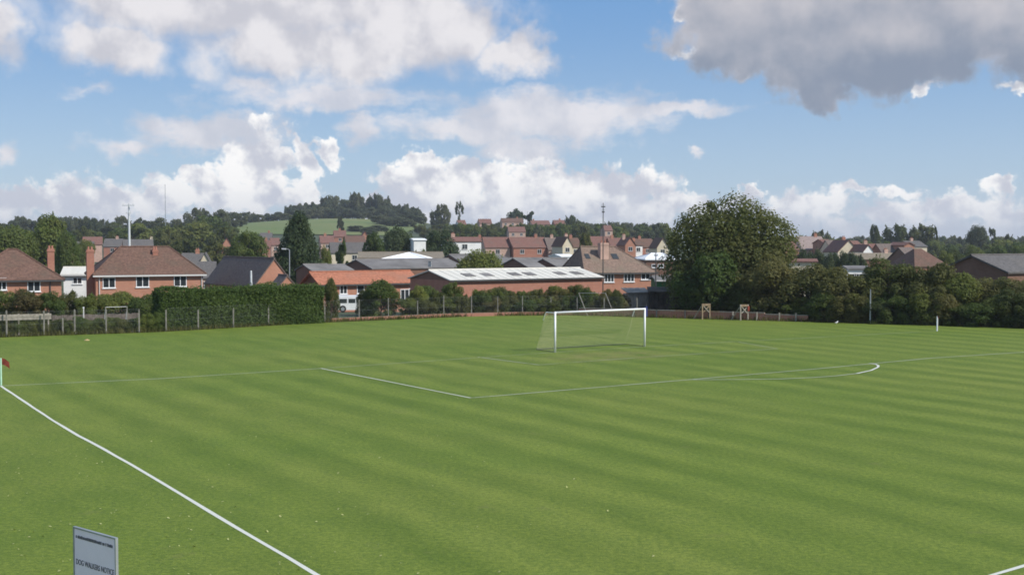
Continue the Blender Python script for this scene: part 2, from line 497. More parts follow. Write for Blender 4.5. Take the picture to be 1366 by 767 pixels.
m, t, b = new_mat('town_ground')
geo = t.n.new('ShaderNodeNewGeometry')
n1 = t.noise(geo.outputs['Position'], 0.02, 6, 0.65)
n2 = t.noise(geo.outputs['Position'], 0.15, 6, 0.7)
c = t.mix(t.step(n1, .35, .65), (.048, .066, .026), (.080, .094, .036))
c = t.mix(t.step(n2, .35, .75), c, (.036, .048, .022))
t.l.new(c, b.inputs['Base Color'])
b.inputs['Roughness'].default_value = 0.95
MATS['town_ground'] = m
m, t, b = new_mat('meadow')
geo = t.n.new('ShaderNodeNewGeometry')
n1 = t.noise(geo.outputs['Position'], 0.02, 5, 0.6)
n2 = t.noise(t.vm('MULTIPLY', geo.outputs['Position'], (.06, .4, 1)), 1.0, 4, 0.6)
c = t.mix(t.step(n1, .35, .65), (.105, .150, .034), (.155, .172, .050))
c = t.mix(t.step(n2, .45, .75, 0, .5), c, (.19, .18, .07))
t.l.new(c, b.inputs['Base Color'])
b.inputs['Roughness'].default_value = 0.95
MATS['meadow'] = m

# ------------------------------------------------------------------ object helpers
def tag(o, label=None, cat=None, group=None, kind=None):
    if label: o['label'] = label
    if cat: o['category'] = cat
    if group: o['group'] = group
    if kind: o['kind'] = kind
    return o

def thing(name, label, cat, loc=(0, 0, 0), rz=0.0, group=None):
    o = bpy.data.objects.new(name, None)
    o.empty_display_size = 0.3
    col.objects.link(o)
    o.location = loc
    o.rotation_euler = (0, 0, rz)
    return tag(o, label, cat, group)

def link(name, me, parent=None, mat=None):
    o = bpy.data.objects.new(name, me)
    col.objects.link(o)
    if parent is not None:
        o.parent = parent
    if mat:
        if len(me.materials) == 0:
            me.materials.append(MATS[mat])
        else:
            o.material_slots[0].link = 'OBJECT'
            o.material_slots[0].material = MATS[mat]
    return o

class MB:
    def __init__(self):
        self.v = []
        self.f = []
    def add(self, vs, fs):
        b = len(self.v)
        self.v += [tuple(p) for p in vs]
        self.f += [tuple(b + i for i in q) for q in fs]
    def box(self, x0, x1, y0, y1, z0, z1):
        self.add([(x0, y0, z0), (x1, y0, z0), (x1, y1, z0), (x0, y1, z0), (x0, y0, z1), (x1, y0, z1), (x1, y1, z1), (x0, y1, z1)],
                 [(0, 3, 2, 1), (4, 5, 6, 7), (0, 1, 5, 4), (1, 2, 6, 5), (2, 3, 7, 6), (3, 0, 4, 7)])
    def prism(self, poly, off):
        """poly: 3-D points of one face, off: extrusion vector"""
        n = len(poly)
        vs = list(poly) + [tuple(Vector(p) + Vector(off)) for p in poly]
        fs = [tuple(range(n))[::-1], tuple(range(n, 2 * n))]
        for i in range(n):
            j = (i + 1) % n
            fs.append((i, j, n + j, n + i))
        self.add(vs, fs)
    def tube(self, pts, rad, n=6, cap=True):
        pts = [Vector(p) for p in pts]
        if not isinstance(rad, (list, tuple)):
            rad = [rad] * len(pts)
        b = len(self.v)
        for i, p in enumerate(pts):
            d = (pts[min(i + 1, len(pts) - 1)] - pts[max(i - 1, 0)]).normalized()
            a = d.cross(Vector((0, 0, 1)))
            if a.length < 0.05:
                a = d.cross(Vector((1, 0, 0)))
            a.normalize()
            c = d.cross(a)
            for k in range(n):
                q = 2 * math.pi * k / n
                self.v.append(tuple(p + (a * math.cos(q) + c * math.sin(q)) * rad[i]))
        for i in range(len(pts) - 1):
            for k in range(n):
                k2 = (k + 1) % n
                self.f.append((b + i * n + k, b + i * n + k2, b + (i + 1) * n + k2, b + (i + 1) * n + k))
        if cap:
            self.f.append(tuple(b + k for k in range(n))[::-1])
            self.f.append(tuple(b + (len(pts) - 1) * n + k for k in range(n)))
    def mesh(self, name, mat=None, bevel=0, smooth=False):
        me = bpy.data.meshes.new(name)
        me.from_pydata(self.v, [], self.f)
        if mat:
            me.materials.append(MATS[mat])
        if smooth:
            me.polygons.foreach_set('use_smooth', [True] * len(me.polygons))
        me.update()
        return me
    def build(self, name, mat, parent=None, smooth=False):
        o = bpy.data.objects.new(name, self.mesh(name, mat, smooth=smooth))
        col.objects.link(o)
        if parent is not None:
            o.parent = parent
        return o

def fast_mesh(name, verts, quads):
    me = bpy.data.meshes.new(name)
    verts = np.asarray(verts, dtype=np.float32)
    quads = np.asarray(quads, dtype=np.int32)
    k = quads.shape[1]
    me.vertices.add(len(verts))
    me.vertices.foreach_set('co', verts.ravel())
    me.loops.add(quads.size)
    me.loops.foreach_set('vertex_index', quads.ravel())
    me.polygons.add(len(quads))
    me.polygons.foreach_set('loop_start', np.arange(0, quads.size, k, dtype=np.int32))
    me.update(calc_edges=True)
    return me

# ------------------------------------------------------------------ terrain
def sm(a, b, v):
    t = min(1.0, max(0.0, (v - a) / (b - a)))
    return t * t * (3 - 2 * t)

def gz(x, y):
    if y <= 0:
        return 0.0
    ang = x / max(y, 60.0)
    left = 1.0 - sm(0.10, 0.24, ang)
    g = -2.2 * sm(117, 138, y) + 1.6 * sm(230, 340, y) * (0.35 + 0.65 * left)
    g += 6.2 * sm(380, 660, y) * left
    g += 17.0 * math.exp(-((x + 128) / 135.0) ** 2 - ((y - 940) / 250.0) ** 2) * (1.0 if y < 940 else math.exp(-((y - 940) / 400.0) ** 2))
    g *= 1.0 - 0.8 * sm(1500, 3500, y)
    g *= sm(-4, 4, y - 110) if y < 118 else 1.0
    return g

def build_ground():
    ys = np.concatenate([np.linspace(-400, 90, 8), np.linspace(100, 160, 31), np.linspace(165, 420, 40), np.linspace(430, 1300, 70), np.linspace(1350, 3600, 25), [4500, 5600]])
    us = np.concatenate([np.linspace(-4.0, -0.7, 14), np.linspace(-.66, .66, 100), np.linspace(.7, 4.0, 14)])
    V = []
    for y in ys:
        for u in us:
            x = max(-5600.0, min(5600.0, u * max(y, 260.0))) + u * 0.5
            V.append((x, y, gz(x, y) - 0.05))
    nx = len(us)
    F = [(j * nx + i, j * nx + i + 1, (j + 1) * nx + i + 1, (j + 1) * nx + i) for j in range(len(ys) - 1) for i in range(nx - 1)]
    me = fast_mesh('ground', V, F)
    me.materials.append(MATS['town_ground'])
    tag(link('ground', me), 'gently rising ground under the town beyond the playing field', kind='structure')
build_ground()

# field edge as seen along the foot of the fence and hedges
EDGE = [on_ground(*p) for p in [(-260, 458), (0, 450), (210, 443), (430, 430.5), (640, 421.5), (760, 420.5), (900, 424.5), (1080, 429.5), (1240, 434), (1366, 438), (1700, 449)]]
mb = MB()
mb.add([(-90, -150, 0), (110, -150, 0)] + [(x, y, 0) for x, y in EDGE[::-1]], [tuple(range(len(EDGE) + 2))])
tag(mb.build('playing_field', 'mown_grass'), 'striped green mown grass of the football pitch', kind='structure')

def edge_at(px, back=0.0):
    """point on the field edge in pixel column px, moved outwards by back metres"""
    k = (px - 683.0) / FPX / CP
    for (x0, y0), (x1, y1) in zip(EDGE[:-1], EDGE[1:]):
        den = (x1 - x0) - k * (y1 - y0)
        s = (k * y0 - x0) / den if abs(den) > 1e-9 else -1
        if -1e-6 <= s <= 1 + 1e-6:
            x, y = x0 + s * (x1 - x0), y0 + s * (y1 - y0)
            q = Vector((x, y)); q += q.normalized() * back
            return q
    return Vector(EDGE[0])

# meadow on the hill, draped over the terrain
def drape(name, mat, x0, x1, y0, y1, nx, ny, lift, label):
    V, F = [], []
    for j in range(ny + 1):
        for i in range(nx + 1):
            x = x0 + (x1 - x0) * i / nx; y = y0 + (y1 - y0) * j / ny
            V.append((x, y, gz(x, y) + lift))
    F = [(j * (nx + 1) + i, j * (nx + 1) + i + 1, (j + 1) * (nx + 1) + i + 1, (j + 1) * (nx + 1) + i) for j in range(ny) for i in range(nx)]
    me = fast_mesh(name, V, F)
    me.materials.append(MATS[mat])
    return tag(link(name, me), label, kind='structure')
drape('meadow', 'meadow', -190, -60, 640, 935, 26, 40, 0.35, 'pale green sloping meadow below the wood on the hill')

# ------------------------------------------------------------------ pitch lines (sheets a few millimetres above the grass)
def ribbon(name, pts, width, mat, label, z=0.006):
    pts = [Vector((p[0], p[1])) for p in pts]
    # resample so that the hand-marked line can wander a little
    out = []
    rr = random.Random(len(pts) * 7 + int(pts[0].x * 10))
    for a, b_ in zip(pts[:-1], pts[1:]):
        n = max(1, int((b_ - a).length / 1.5))
        for i in range(n):
            out.append(a.lerp(b_, i / n))
    out.append(pts[-1])
    V, F = [], []
    for i, p in enumerate(out):
        d = (out[min(i + 1, len(out) - 1)] - out[max(i - 1, 0)]).normalized()
        nrm = Vector((-d.y, d.x))
        w = width * 0.5 * (1 + rr.uniform(-.12, .12))
        q = p + nrm * rr.uniform(-.012, .012)
        V += [(q.x + nrm.x * w, q.y + nrm.y * w, z), (q.x - nrm.x * w, q.y - nrm.y * w, z)]
    F = [(2 * i, 2 * i + 1, 2 * i + 3, 2 * i + 2) for i in range(len(out) - 1)]
    mb = MB(); mb.add(V, F)
    return tag(mb.build(name, mat), label, kind='structure')

TL = [(1.0, 514.6), (34.8, 537.2), (69.6, 559.9), (104.4, 580.8), (139.2, 599.5), (174, 618.6), (208.8, 639.5), (243.6, 660.4), (278.5, 681.5), (313.3, 702.5), (348, 722.8), (382.9, 742.6), (422.9, 766.3), (520, 824)]
tl = [on_ground(*p) for p in TL]
tl.append((tl[-1][0] + 9.0, tl[-1][1] - 12.0))
ribbon('touchline', tl, 0.115, 'lime_fresh', 'fresh white touchline curving down from the near corner flag')
P2 = Vector(on_ground(628, 531)); P1 = Vector(on_ground(428, 491.5))
C0 = Vector(on_ground(1, 514.8)); C1 = Vector(on_ground(1250, 441.5))
GP0 = Vector(on_ground(740.5, 470)); GP1 = Vector(on_ground(860, 462.3))
GD = (GP1 - GP0).normalized()
GB = Vector((-GD.y, GD.x))                      # behind the goal
ribbon('goal_line', [C0, on_ground(215, 505), P1], 0.10, 'lime_worn', 'worn white goal line from the corner to the penalty area', 0.009)
ribbon('goal_line', [P1, GP0, GP1, C1], 0.10, 'lime_faint', 'faint goal line running under the goal to the far corner', 0.009)
ribbon('penalty_area_line', [P1, on_ground(528, 511), P2], 0.115, 'lime_half', 'white side line of the penalty area nearest the camera', 0.012)
PF = Vector(on_ground(1372, 469.5))
ribbon('penalty_area_line', [P2, on_ground(850, 512.5), on_ground(1086, 492.5), on_ground(1240, 478), PF], 0.11, 'lime_worn', 'broken white line along the front of the penalty area', 0.015)
S0 = Vector(on_ground(637, 476.5)); S1 = Vector(on_ground(719, 487)); S2 = Vector(on_ground(1037, 465.5)); S3 = Vector(on_ground(985, 456.5))
ribbon('goal_area_line', [S0, S1], 0.10, 'lime_worn', 'short worn side line of the goal area', 0.018)
ribbon('goal_area_line', [S1, on_ground(850, 477.5), S2, S3], 0.10, 'lime_faint', 'faint front line of the goal area before the goal', 0.021)
arc = [on_ground(*p) for p in [(925, 507), (982, 506.6), (1040, 506), (1085, 504), (1115, 501.8), (1143, 498.6), (1162, 494.5), (1171, 490.3), (1172, 488), (1168, 486.3), (1160, 485.2)]]
ribbon('penalty_arc', arc[:6], 0.115, 'lime_worn', 'worn part of the curved line in front of the penalty area', 0.024)
ribbon('penalty_arc', arc[5:], 0.14, 'lime_fresh', 'bright white hooked end of the curved penalty line', 0.024)
h0 = Vector(on_ground(1325, 767)); h1 = Vector(on_ground(1366, 754.5)); hd = (h1 - h0).normalized()
ribbon('halfway_line', [h0 - hd * 14, h0, h1, h1 + hd * 40], 0.115, 'lime_fresh', 'white halfway line cutting the bottom right corner', 0.012)

# ------------------------------------------------------------------ goal
def ball(r, n=8):
    mb = MB()
    me = MB()
    rings = n // 2
    vs = [(0, 0, r)]
    for i in range(1, rings):
        a = math.pi * i / rings
        for k in range(n):
            q = 2 * math.pi * k / n
            vs.append((r * math.sin(a) * math.cos(q), r * math.sin(a) * math.sin(q), r * math.cos(a)))
    vs.append((0, 0, -r))
    fs = [(0, 1 + k, 1 + (k + 1) % n) for k in range(n)]
    for i in range(rings - 2):
        for k in range(n):
            fs.append((1 + i * n + k, 1 + (i + 1) * n + k, 1 + (i + 1) * n + (k + 1) % n, 1 + i * n + (k + 1) % n))
    last = len(vs) - 1
    fs += [(last, 1 + (rings - 2) * n + (k + 1) % n, 1 + (rings - 2) * n + k) for k in range(n)]
    mb.add(vs, fs)
    return mb

def build_goal():
    t = thing('football_goal', 'full size white football goal with a pale net standing on the pitch', 'goal', (GP0.x, GP0.y, 0), math.atan2(GD.y, GD.x))
    W, Hh = (GP1 - GP0).length, 2.44
    for x in (0, W):
        m = MB(); m.tube([(x, 0, -.1), (x, 0, Hh + .06)], .062, 12); m.build('goalpost', 'white_paint', t, True)
    m = MB(); m.tube([(.06, 0, Hh), (W - .06, 0, Hh)], .060, 12); m.build('crossbar', 'white_paint', t, True)
    for x in (0, W):
        m = MB()
        m.tube([(x, .05, Hh - .02), (x, .95, Hh - .02), (x, 1.0, Hh - .08)], .024, 8)
        m.tube([(x, 1.0, Hh - .08), (x, 1.25, Hh - .52)], .026, 8)
        m.build('net_bracket', 'white_paint', t)
    # net: back sheet and two sides, real cords
    m = MB()
    top = lambda x: Vector((x, 1.05, Hh - .10))
    bot = lambda x: Vector((x, 2.0, .03))
    NX, NZ = 66, 24
    r = .0035
    for i in range(NX + 1):
        x = W * i / NX
        m.tube([top(x), top(x).lerp(bot(x), .5) + Vector((0, -.10, -.05)), bot(x)], r, 3, False)
    for j in range(NZ + 1):
        f = j / NZ
        sag = math.sin(math.pi * f)
        m.tube([top(0).lerp(bot(0), f) + Vector((0, -.10 * sag, -.05 * sag)), top(W).lerp(bot(W), f) + Vector((0, -.10 * sag, -.05 * sag))], r, 3, False)
    for i in range(NX + 1):                       # roof from crossbar to brackets
        x = W * i / NX
        m.tube([(x, 0, Hh), (x, 1.05, Hh - .10)], r, 3, False)
    for j in range(1, 9):
        y = 1.05 * j / 9
        m.tube([(0, y, Hh - .01 * j), (W, y, Hh - .01 * j)], r, 3, False)
    for x in (0, W):
        for j in range(NZ + 1):
            z = .03 + (Hh - .1) * j / NZ
            y1 = 2.0 - .95 * (j / NZ)
            m.tube([(x, .02, z), (x, y1, z)], r, 3, False)
        for j in range(1, 18):
            y = 2.0 * j / 18
            zt = Hh - .05 if y < 1.05 else Hh * (2.0 - y) / .95
            m.tube([(x, y, .02), (x, y, max(.05, zt))], r, 3, False)
    m.build('net', 'net_cord', t)
    m = MB()
    m.tube([(0, 0.05, .035), (0, 2.0, .035), (W, 2.0, .035), (W, 0.05, .035)], .018, 6)
    m.build('ground_bar', 'steel_dark', t)
build_goal()

# ------------------------------------------------------------------ flags, posts, sign
def corner_flag(loc, h, pole, label, flag_pts, r=.03):
    t = thing('corner_flag', label, 'corner flag', (loc[0], loc[1], 0))
    m = MB(); m.tube([(0, 0, -.05), (0, 0, h)], r, 8); m.build('pole', pole, t)
    m = MB()
    n = 6
    for i in range(n):
        pass
    V, F = [], []
    for i in range(n + 1):
        f = i / n
        for j in range(4):
            g = j / 3
            x = r + .34 * f
            y = .05 * math.sin(f * 6 + g * 2)
            z = h - .01 - .30 * g - .20 * f * f - .05 * f * math.sin(3 * g)
            V.append((x, y, z)); 
    for i in range(n):
        for j in range(3):
            F.append((i * 4 + j, i * 4 + j + 1, i * 4 + j + 5, i * 4 + j + 4))
    m.add(V, F)
    back = [(x, y + .006, z) for x, y, z in V]
    m.add(back, [q[::-1] for q in F])
    fl = m.build('flag', 'red_cloth', t)
    fl.rotation_euler = (0, 0, flag_pts)
    return t
cx, cy = on_ground(1.5, 514)
corner_flag((cx, cy), 1.30, 'pole_green', 'red flag on a pale green pole at the near left corner', R(10), .045)
cx, cy = on_ground(1250, 441.5)
t = corner_flag((cx, cy), 1.12, 'white_paint', 'small white corner post with a red top at the far right', R(-60), .06)
for ch in t.children:
    if ch.name.startswith('flag'):
        ch.scale = (.45, .45, .45); ch.location = (-.03, -.07, .66)

def notice_sign():
    D = 16.0
    xl, xr = X_at(98.5, D, 703), X_at(154, D * .961, 718)
    a = Vector((xl, D)); b = Vector((xr, D * .961))
    w = (b - a).length
    ztop = Z_at(703, D)
    t = thing('notice_sign', 'grey white notice board with dark lettering on two posts beside the touchline', 'sign', (a.x, a.y, 0), math.atan2(b.y - a.y, b.x - a.x))
    h = 1.36
    m = MB(); m.box(0, w, 0, .022, ztop - h, ztop)
    m.build('board', 'sign_board', t)
    m = MB()
    for (x0, x1, z0, z1) in [(-.012, .010, ztop - h - .012, ztop + .012), (w - .010, w + .012, ztop - h - .012, ztop + .012)]:
        m.box(x0, x1, -.008, .030, z0, z1)
    m.box(.010, w - .010, -.008, .030, ztop - .008, ztop + .012)
    m.box(.010, w - .010, -.008, .030, ztop - h - .012, ztop - h + .008)
    m.build('board_frame', 'steel_grey', t)
    for x in (.12, w - .12):
        m = MB(); m.tube([(x, .062, -.4), (x, .062, ztop - .05)], .030, 8); m.build('post', 'steel_grey', t)
    def text(s, x, z, width, height):
        cu = bpy.data.curves.new('lettering', 'FONT')
        cu.body = s
        cu.extrude = 0.0015
        cu.materials.append(MATS['sign_ink'])
        cu.offset = 0.002
        cu.size = 1.0
        f = bpy.data.objects.new('lettering', cu)
        col.objects.link(f)
        bpy.context.view_layer.update()
        me = bpy.data.meshes.new_from_object(f)
        bpy.data.objects.remove(f)
        o = bpy.data.objects.new('lettering', me)
        col.objects.link(o)
        o['kind'] = 'stuff'
        xs = [v.co.x for v in me.vertices]; ys_ = [v.co.y for v in me.vertices]
        dx, dy = max(xs) - min(xs), max(ys_) - min(ys_)
        o.parent = t
        o.scale = (width / dx, height / dy, 1)
        o.rotation_euler = (math.pi / 2, 0, 0)
        o.location = (x, -.0035, z)
        return o
    text('DOG WALKERS NOTICE', .045, ztop - .475, w - .09, .072)
    # the small heading is too fine to read in the photograph: a row of short strokes
    rr = random.Random(4)
    m = MB()
    x = .05
    while x < w - .06:
        ww = rr.uniform(.018, .030)
        m.box(x, x + ww, -.004, -.001, ztop - .128, ztop - .128 + rr.choice([.034, .040, .040]))
        x += ww + rr.choice([.006, .007, .008, .020])
    m.build('heading', 'sign_ink', t)['kind'] = 'stuff'
notice_sign()

# ------------------------------------------------------------------ trees
def unit(v):
    return v / np.maximum(np.linalg.norm(v, axis=-1, keepdims=True), 1e-6)

def leaf_quads(P, Nrm, size, rng, aspect=0.62):
    n = len(P)
    r = unit(rng.normal(size=(n, 3)))
    a = unit(np.cross(Nrm, r))
    b = np.cross(Nrm, a)
    s = (size * rng.uniform(.55, 1.35, n))[:, None]
    k = rng.uniform(.15, .4, n)[:, None]
    v0 = P - a * s
    v1 = P + b * s * aspect + Nrm * s * k * .6
    v2 = P + a * s
    v3 = P - b * s * aspect + Nrm * s * k * .3
    V = np.stack([v0, v1, v2, v3], 1).reshape(-1, 3)
    Q = np.arange(4 * n).reshape(n, 4)
    return V, Q

def lobed_crown(seed, n_lobes, n_leaves, leaf, shape='round', z0=0.18):
    """unit tree: height 1, width 1; crown between z0 and 1"""
    rng = np.random.default_rng(seed)
    L = []
    zc, rz = (z0 + 1) / 2, (1 - z0) / 2
    bulge = [(unit(rng.normal(size=3)), rng.uniform(.10, .26)) for _ in range(5)]
    for i in range(n_lobes):
        d = unit(rng.normal(size=3))
        lr = rng.uniform(.11, .225) * (0.7 if shape in ('cone', 'tall') else 1.0)
        env = 0.80 + sum(a_ * max(0.0, float(d @ b_)) ** 2 for b_, a_ in bulge)
        rad = min(rng.uniform(.35, 1.0) ** .6 * env, 1.04 * env - lr * 1.55)
        if rng.random() < .22:
            lr *= .5
            rad = min(1.02 * env, 1.06) - lr * 1.2
        zz = d[2] * rad
        hx = math.hypot(d[0], d[1])
        ux, uy = (d[0] / hx, d[1] / hx)
        hr = hx * rad
        if shape in ('bush', 'dome') and zz < 0:
            hr = rad * (1 - .22 * zz * zz) * rng.uniform(.6, 1.0) ** .5
        if shape == 'cone':
            hr = rad * max(.05, min(1.0, (1 - zz) / 2 * 1.55)) * rng.uniform(.5, 1) ** .5
        if shape == 'fan':
            hr *= 0.5 + .6 * (zz + 1) / 2
        x, y = ux * hr * .5, uy * hr * .5
        z = max(zc + zz * rz, z0 + lr * .5)
        L.append((x, y, z, lr))
    L = np.array(L)
    w = L[:, 3] ** 2
    idx = rng.choice(len(L), n_leaves * 2, p=w / w.sum())
    d = unit(rng.normal(size=(len(idx), 3)))
    d[:, 2] = np.where(rng.random(len(idx)) < .25, np.abs(d[:, 2]), d[:, 2])
    rr = rng.uniform(.70, 1.06, len(idx))
    rr = np.where(rng.random(len(idx)) < .08, rr * 1.14, rr)
    P = L[idx, :3] + d * (L[idx, 3] * rr)[:, None] * np.array([1, 1, .92])
    dist = np.linalg.norm(P[:, None, :] - L[None, :, :3], axis=2) / L[None, :, 3]
    dist[np.arange(len(idx)), idx] = 9
    keep = (dist.min(1) > .72) | (rng.random(len(idx)) < .10)
    P, d = P[keep][:n_leaves], d[keep][:n_leaves]
    N = unit(d * 1.0 + rng.normal(size=d.shape) * .42 + np.array([0, 0, .30]))
    S = np.full(len(P), leaf)
    # loose sprays that stick out of the outline
    tips = L[rng.random(len(L)) < .5]
    Ps, Ns = [], []
    for q in tips:
        dd = unit(rng.normal(size=3) + np.array([0, 0, .5]) + unit(q[:3] - np.array([0, 0, zc])) * 1.3)
        k = rng.integers(8, 16)
        along = rng.random(k)[:, None]
        Ps.append(q[:3] + dd * (q[3] * (.85 + .55 * along)) + rng.normal(size=(k, 3)) * q[3] * .10 * (1.3 - along))
        Ns.append(unit(rng.normal(size=(k, 3))))
    # leaves inside the crown, so that it is not hollow
    k = int(n_leaves * .10)
    dd = unit(rng.normal(size=(k, 3)))
    ii = rng.choice(len(L), k)
    Pi = L[ii, :3] + dd * (L[ii, 3] * rng.uniform(.2, .65, k))[:, None]
    P = np.concatenate([P] + Ps + [Pi]); N = np.concatenate([N] + Ns + [dd])
    S = np.concatenate([S, np.full(sum(len(a) for a in Ps), leaf * .8), np.full(k, leaf * 2.0)])
    P[:, 2] = np.maximum(P[:, 2], z0 - .02)
    return leaf_quads(P, N, S, rng), L

def tree_parts(seed, n_lobes, n_leaves, leaf, shape='round', z0=.18, trunk=.035):
    (V, Q), L = lobed_crown(seed, n_lobes, n_leaves, leaf, shape, z0)
    crown = fast_mesh('crown', V, Q)
    crown.materials.append(MATS['leaf_mid'])
    rr = random.Random(seed)
    m = MB()
    zt = z0 + (1 - z0) * .55
    m.tube([(0, 0, -.04), (.01, 0, z0 * .5), (.0, .012, z0 + .1), (.015, 0, zt), (0, 0, .9)], [trunk * 1.25, trunk, trunk * .8, trunk * .5, trunk * .12], 7)
    for q in L[:: max(1, len(L) // 9)]:
        s = Vector((0, 0, rr.uniform(z0 * .8 + .02, zt)))
        e = Vector(q[:3])
        mid = s.lerp(e, .5) + Vector((0, 0, -.02))
        m.tube([s, mid, e], [trunk * .45, trunk * .3, trunk * .1], 5)
    tr = m.mesh('trunk', 'bark')
    return crown, tr

def pine_parts(seed, n=1500, leaf=.05):
    """tall bare stem with a flat spreading head"""
    rng = np.random.default_rng(seed)
    m = MB()
    Ps, Ds = [], []
    m.tube([(0, 0, -.04), (.02, 0, .4), (.0, .01, .75), (.03, 0, .95)], [.035, .028, .02, .008], 7)
    for i in range(9):
        a = rng.uniform(0, 6.28); z = rng.uniform(.62, .95); rad = rng.uniform(.12, .40)
        c = np.array([math.cos(a) * rad, math.sin(a) * rad, z])
        m.tube([(.01, 0, z - .12), tuple(c)], [.012, .005], 5)
        k = n // 9
        d = unit(rng.normal(size=(k, 3)))
        Ps.append(c + d * np.array([.15, .15, .055]) * rng.uniform(.5, 1, (k, 1))); Ds.append(d)
    P, D = np.concatenate(Ps), np.concatenate(Ds)
    V, Q = leaf_quads(P, unit(D + rng.normal(size=D.shape) * .6), leaf, rng)
    crown = fast_mesh('crown', V, Q)
    crown.materials.append(MATS['leaf_conifer'])
    return crown, m.mesh('trunk', 'bark')

VAR = {}
VAR['oak'] = [tree_parts(101, 130, 34000, .0125, 'dome', -.02, .03)]
VAR['conifer'] = [tree_parts(111, 110, 16000, .016, 'cone', .03, .03)]
VAR['round'] = [tree_parts(120 + i, 40, 8000, .022, 'round', .10, .032) for i in range(3)]
VAR['bush'] = [tree_parts(130 + i, 38, 9000, .021, 'bush', -.06, .022) for i in range(5)]
VAR['tall'] = [tree_parts(140 + i, 30, 4200, .030, 'tall', .06, .03) for i in range(2)]
VAR['far'] = [tree_parts(150 + i, 26, 2400, .042, 'round', -.04, .03) for i in range(4)]
VAR['farcone'] = [tree_parts(160, 30, 1300, .045, 'cone', .04, .03)]
VAR['fartall'] = [tree_parts(165 + i, 18, 1200, .050, 'tall', .05, .03) for i in range(2)]
VAR['fan'] = [tree_parts(170, 24, 1500, .045, 'fan', .22, .035)]
VAR['wispy'] = [tree_parts(190, 9, 240, .060, 'fan', .30, .022)]
VAR['pine'] = [pine_parts(180)]
_rt = random.Random(77)

def tree(px, ytop, D, wpx, var, mat, label, group=None, name='tree', cat='tree', zb=None, h_min=None):
    x = X_at(px, D)
    base = gz(x, D) if zb is None else zb
    top = Z_at(ytop, D)
    h = max(top - base, 1.0)
    w = wpx * D / FPX
    crown, trunk = _rt.choice(VAR[var])
    t = thing(name, label, cat, (x, D, base), _rt.uniform(0, 6.28), group)
    t.scale = (w, w, h)
    link('crown', crown, t, mat)
    link('trunk' if cat == 'tree' else 'stem', trunk, t)
    return t

# --- the trees one can tell apart
tree(969, 262, 114.5, 166, 'oak', 'leaf_dark', 'huge dark rounded oak at the far edge of the pitch', name='oak_tree', zb=-.3)
tree(948, 326, 109.5, 86, 'round', 'leaf_mid', 'brighter green tree standing in front of the huge dark oak', zb=-.2)
tree(1014, 322, 110.5, 88, 'round', 'leaf_olive', 'lower olive tree leaning against the right side of the huge oak', name='tree', zb=-.2)
tree(399, 282, 172, 80, 'conifer', 'leaf_conifer', 'large dark broad conifer behind the red brick gable', name='conifer_tree')
tree(529, 300, 255, 50, 'round', 'leaf_conifer', 'dark dense round tree left of the little white house', name='tree')
tree(587, 301, 255, 50, 'round', 'leaf_conifer', 'dark dense round tree right of the little white house', name='tree')
tree(556, 330, 238, 18, 'bush', 'leaf_dark', 'dark bush below the little white house', name='bush', cat='bush')
tree(566, 331, 236, 16, 'bush', 'leaf_mid', 'small green bush right below the little white house', name='bush', cat='bush')
tree(332, 301, 225, 52, 'round', 'leaf_mid', 'soft green tree behind the dark tiled roof', name='tree')
tree(497, 312, 235, 34, 'round', 'leaf_mid', 'bushy green tree at the left of the two dark round trees', name='tree')
tree(457, 318, 232, 20, 'tall', 'leaf_light', 'small yellowish tree beside the big conifer', name='tree')
tree(434, 326, 180, 22, 'bush', 'leaf_light', 'light green bush at the right foot of the big conifer', name='bush', cat='bush')
tree(636, 330, 158, 64, 'round', 'leaf_light', 'green tree standing behind the cream roofed brick hall', name='tree')
tree(780, 309, 300, 20, 'tall', 'leaf_dark', 'narrow dark tree right of the cream gabled house', name='tree')
tree(454, 285, 620, 12, 'farcone', 'leaf_wood', 'single dark pointed tree standing in the hill meadow', name='conifer_tree')
tree(112, 318, 300, 26, 'round', 'leaf_mid', 'green tree among the roofs behind the left brick chimneys', name='tree')
tree(62, 288, 235, 66, 'round', 'leaf_light', 'tall yellow green tree behind the brown hipped roof', name='tree')
tree(18, 298, 225, 70, 'round', 'leaf_mid', 'wide green tree at the left edge of the town', name='tree')
tree(88, 306, 222, 34, 'round', 'leaf_light', 'pale green tree just right of the left chimney', name='tree')
tree(110, 345, 170, 36, 'bush', 'leaf_mid', 'dark green bush above the white garage', name='bush', cat='bush')
# --- hilltop wood
G = 'trees of the wood on the hilltop'
prof = [(388, 272), (398, 270), (408, 269), (418, 268), (428, 268), (438, 262), (446, 261), (455, 266), (464, 266), (472, 256), (480, 255), (490, 262), (498, 258), (506, 260), (514, 266), (524, 270), (534, 271), (544, 272), (552, 276)]
rh = random.Random(9)
for px, yt in prof:
    tree(px + rh.uniform(-2, 2), yt, rh.uniform(930, 985), rh.uniform(17, 24), 'far', 'leaf_wood', 'dark tree in the wood along the top of the hill', G)
for i in range(26):
    px = 388 + i * 6.6
    tree(px + rh.uniform(-3, 3), rh.uniform(274, 279), rh.uniform(900, 925), rh.uniform(13, 18), 'far', 'leaf_wood', 'lower dark tree on the near edge of the hilltop wood', 'near edge trees of the hilltop wood')
tree(517, 260, 990, 10, 'fan', 'leaf_wood', 'thin tree with a tufted head at the right end of the hilltop wood', name='tree')
tree(381, 272, 940, 6, 'farcone', 'leaf_wood', 'small lone spire tree at the left end of the hilltop wood', name='conifer_tree')
for px, yt, D, w in [(512, 287, 800, 34), (530, 288, 780, 36), (548, 284, 790, 30), (505, 300, 700, 30), (556, 280, 880, 16), (563, 284, 860, 12), (478, 301, 690, 40), (495, 306, 650, 24)]:
    tree(px, yt, D, w, 'far', 'leaf_wood', 'dark scrubby tree on the slope below the hilltop wood', 'scrub trees on the hill slope')
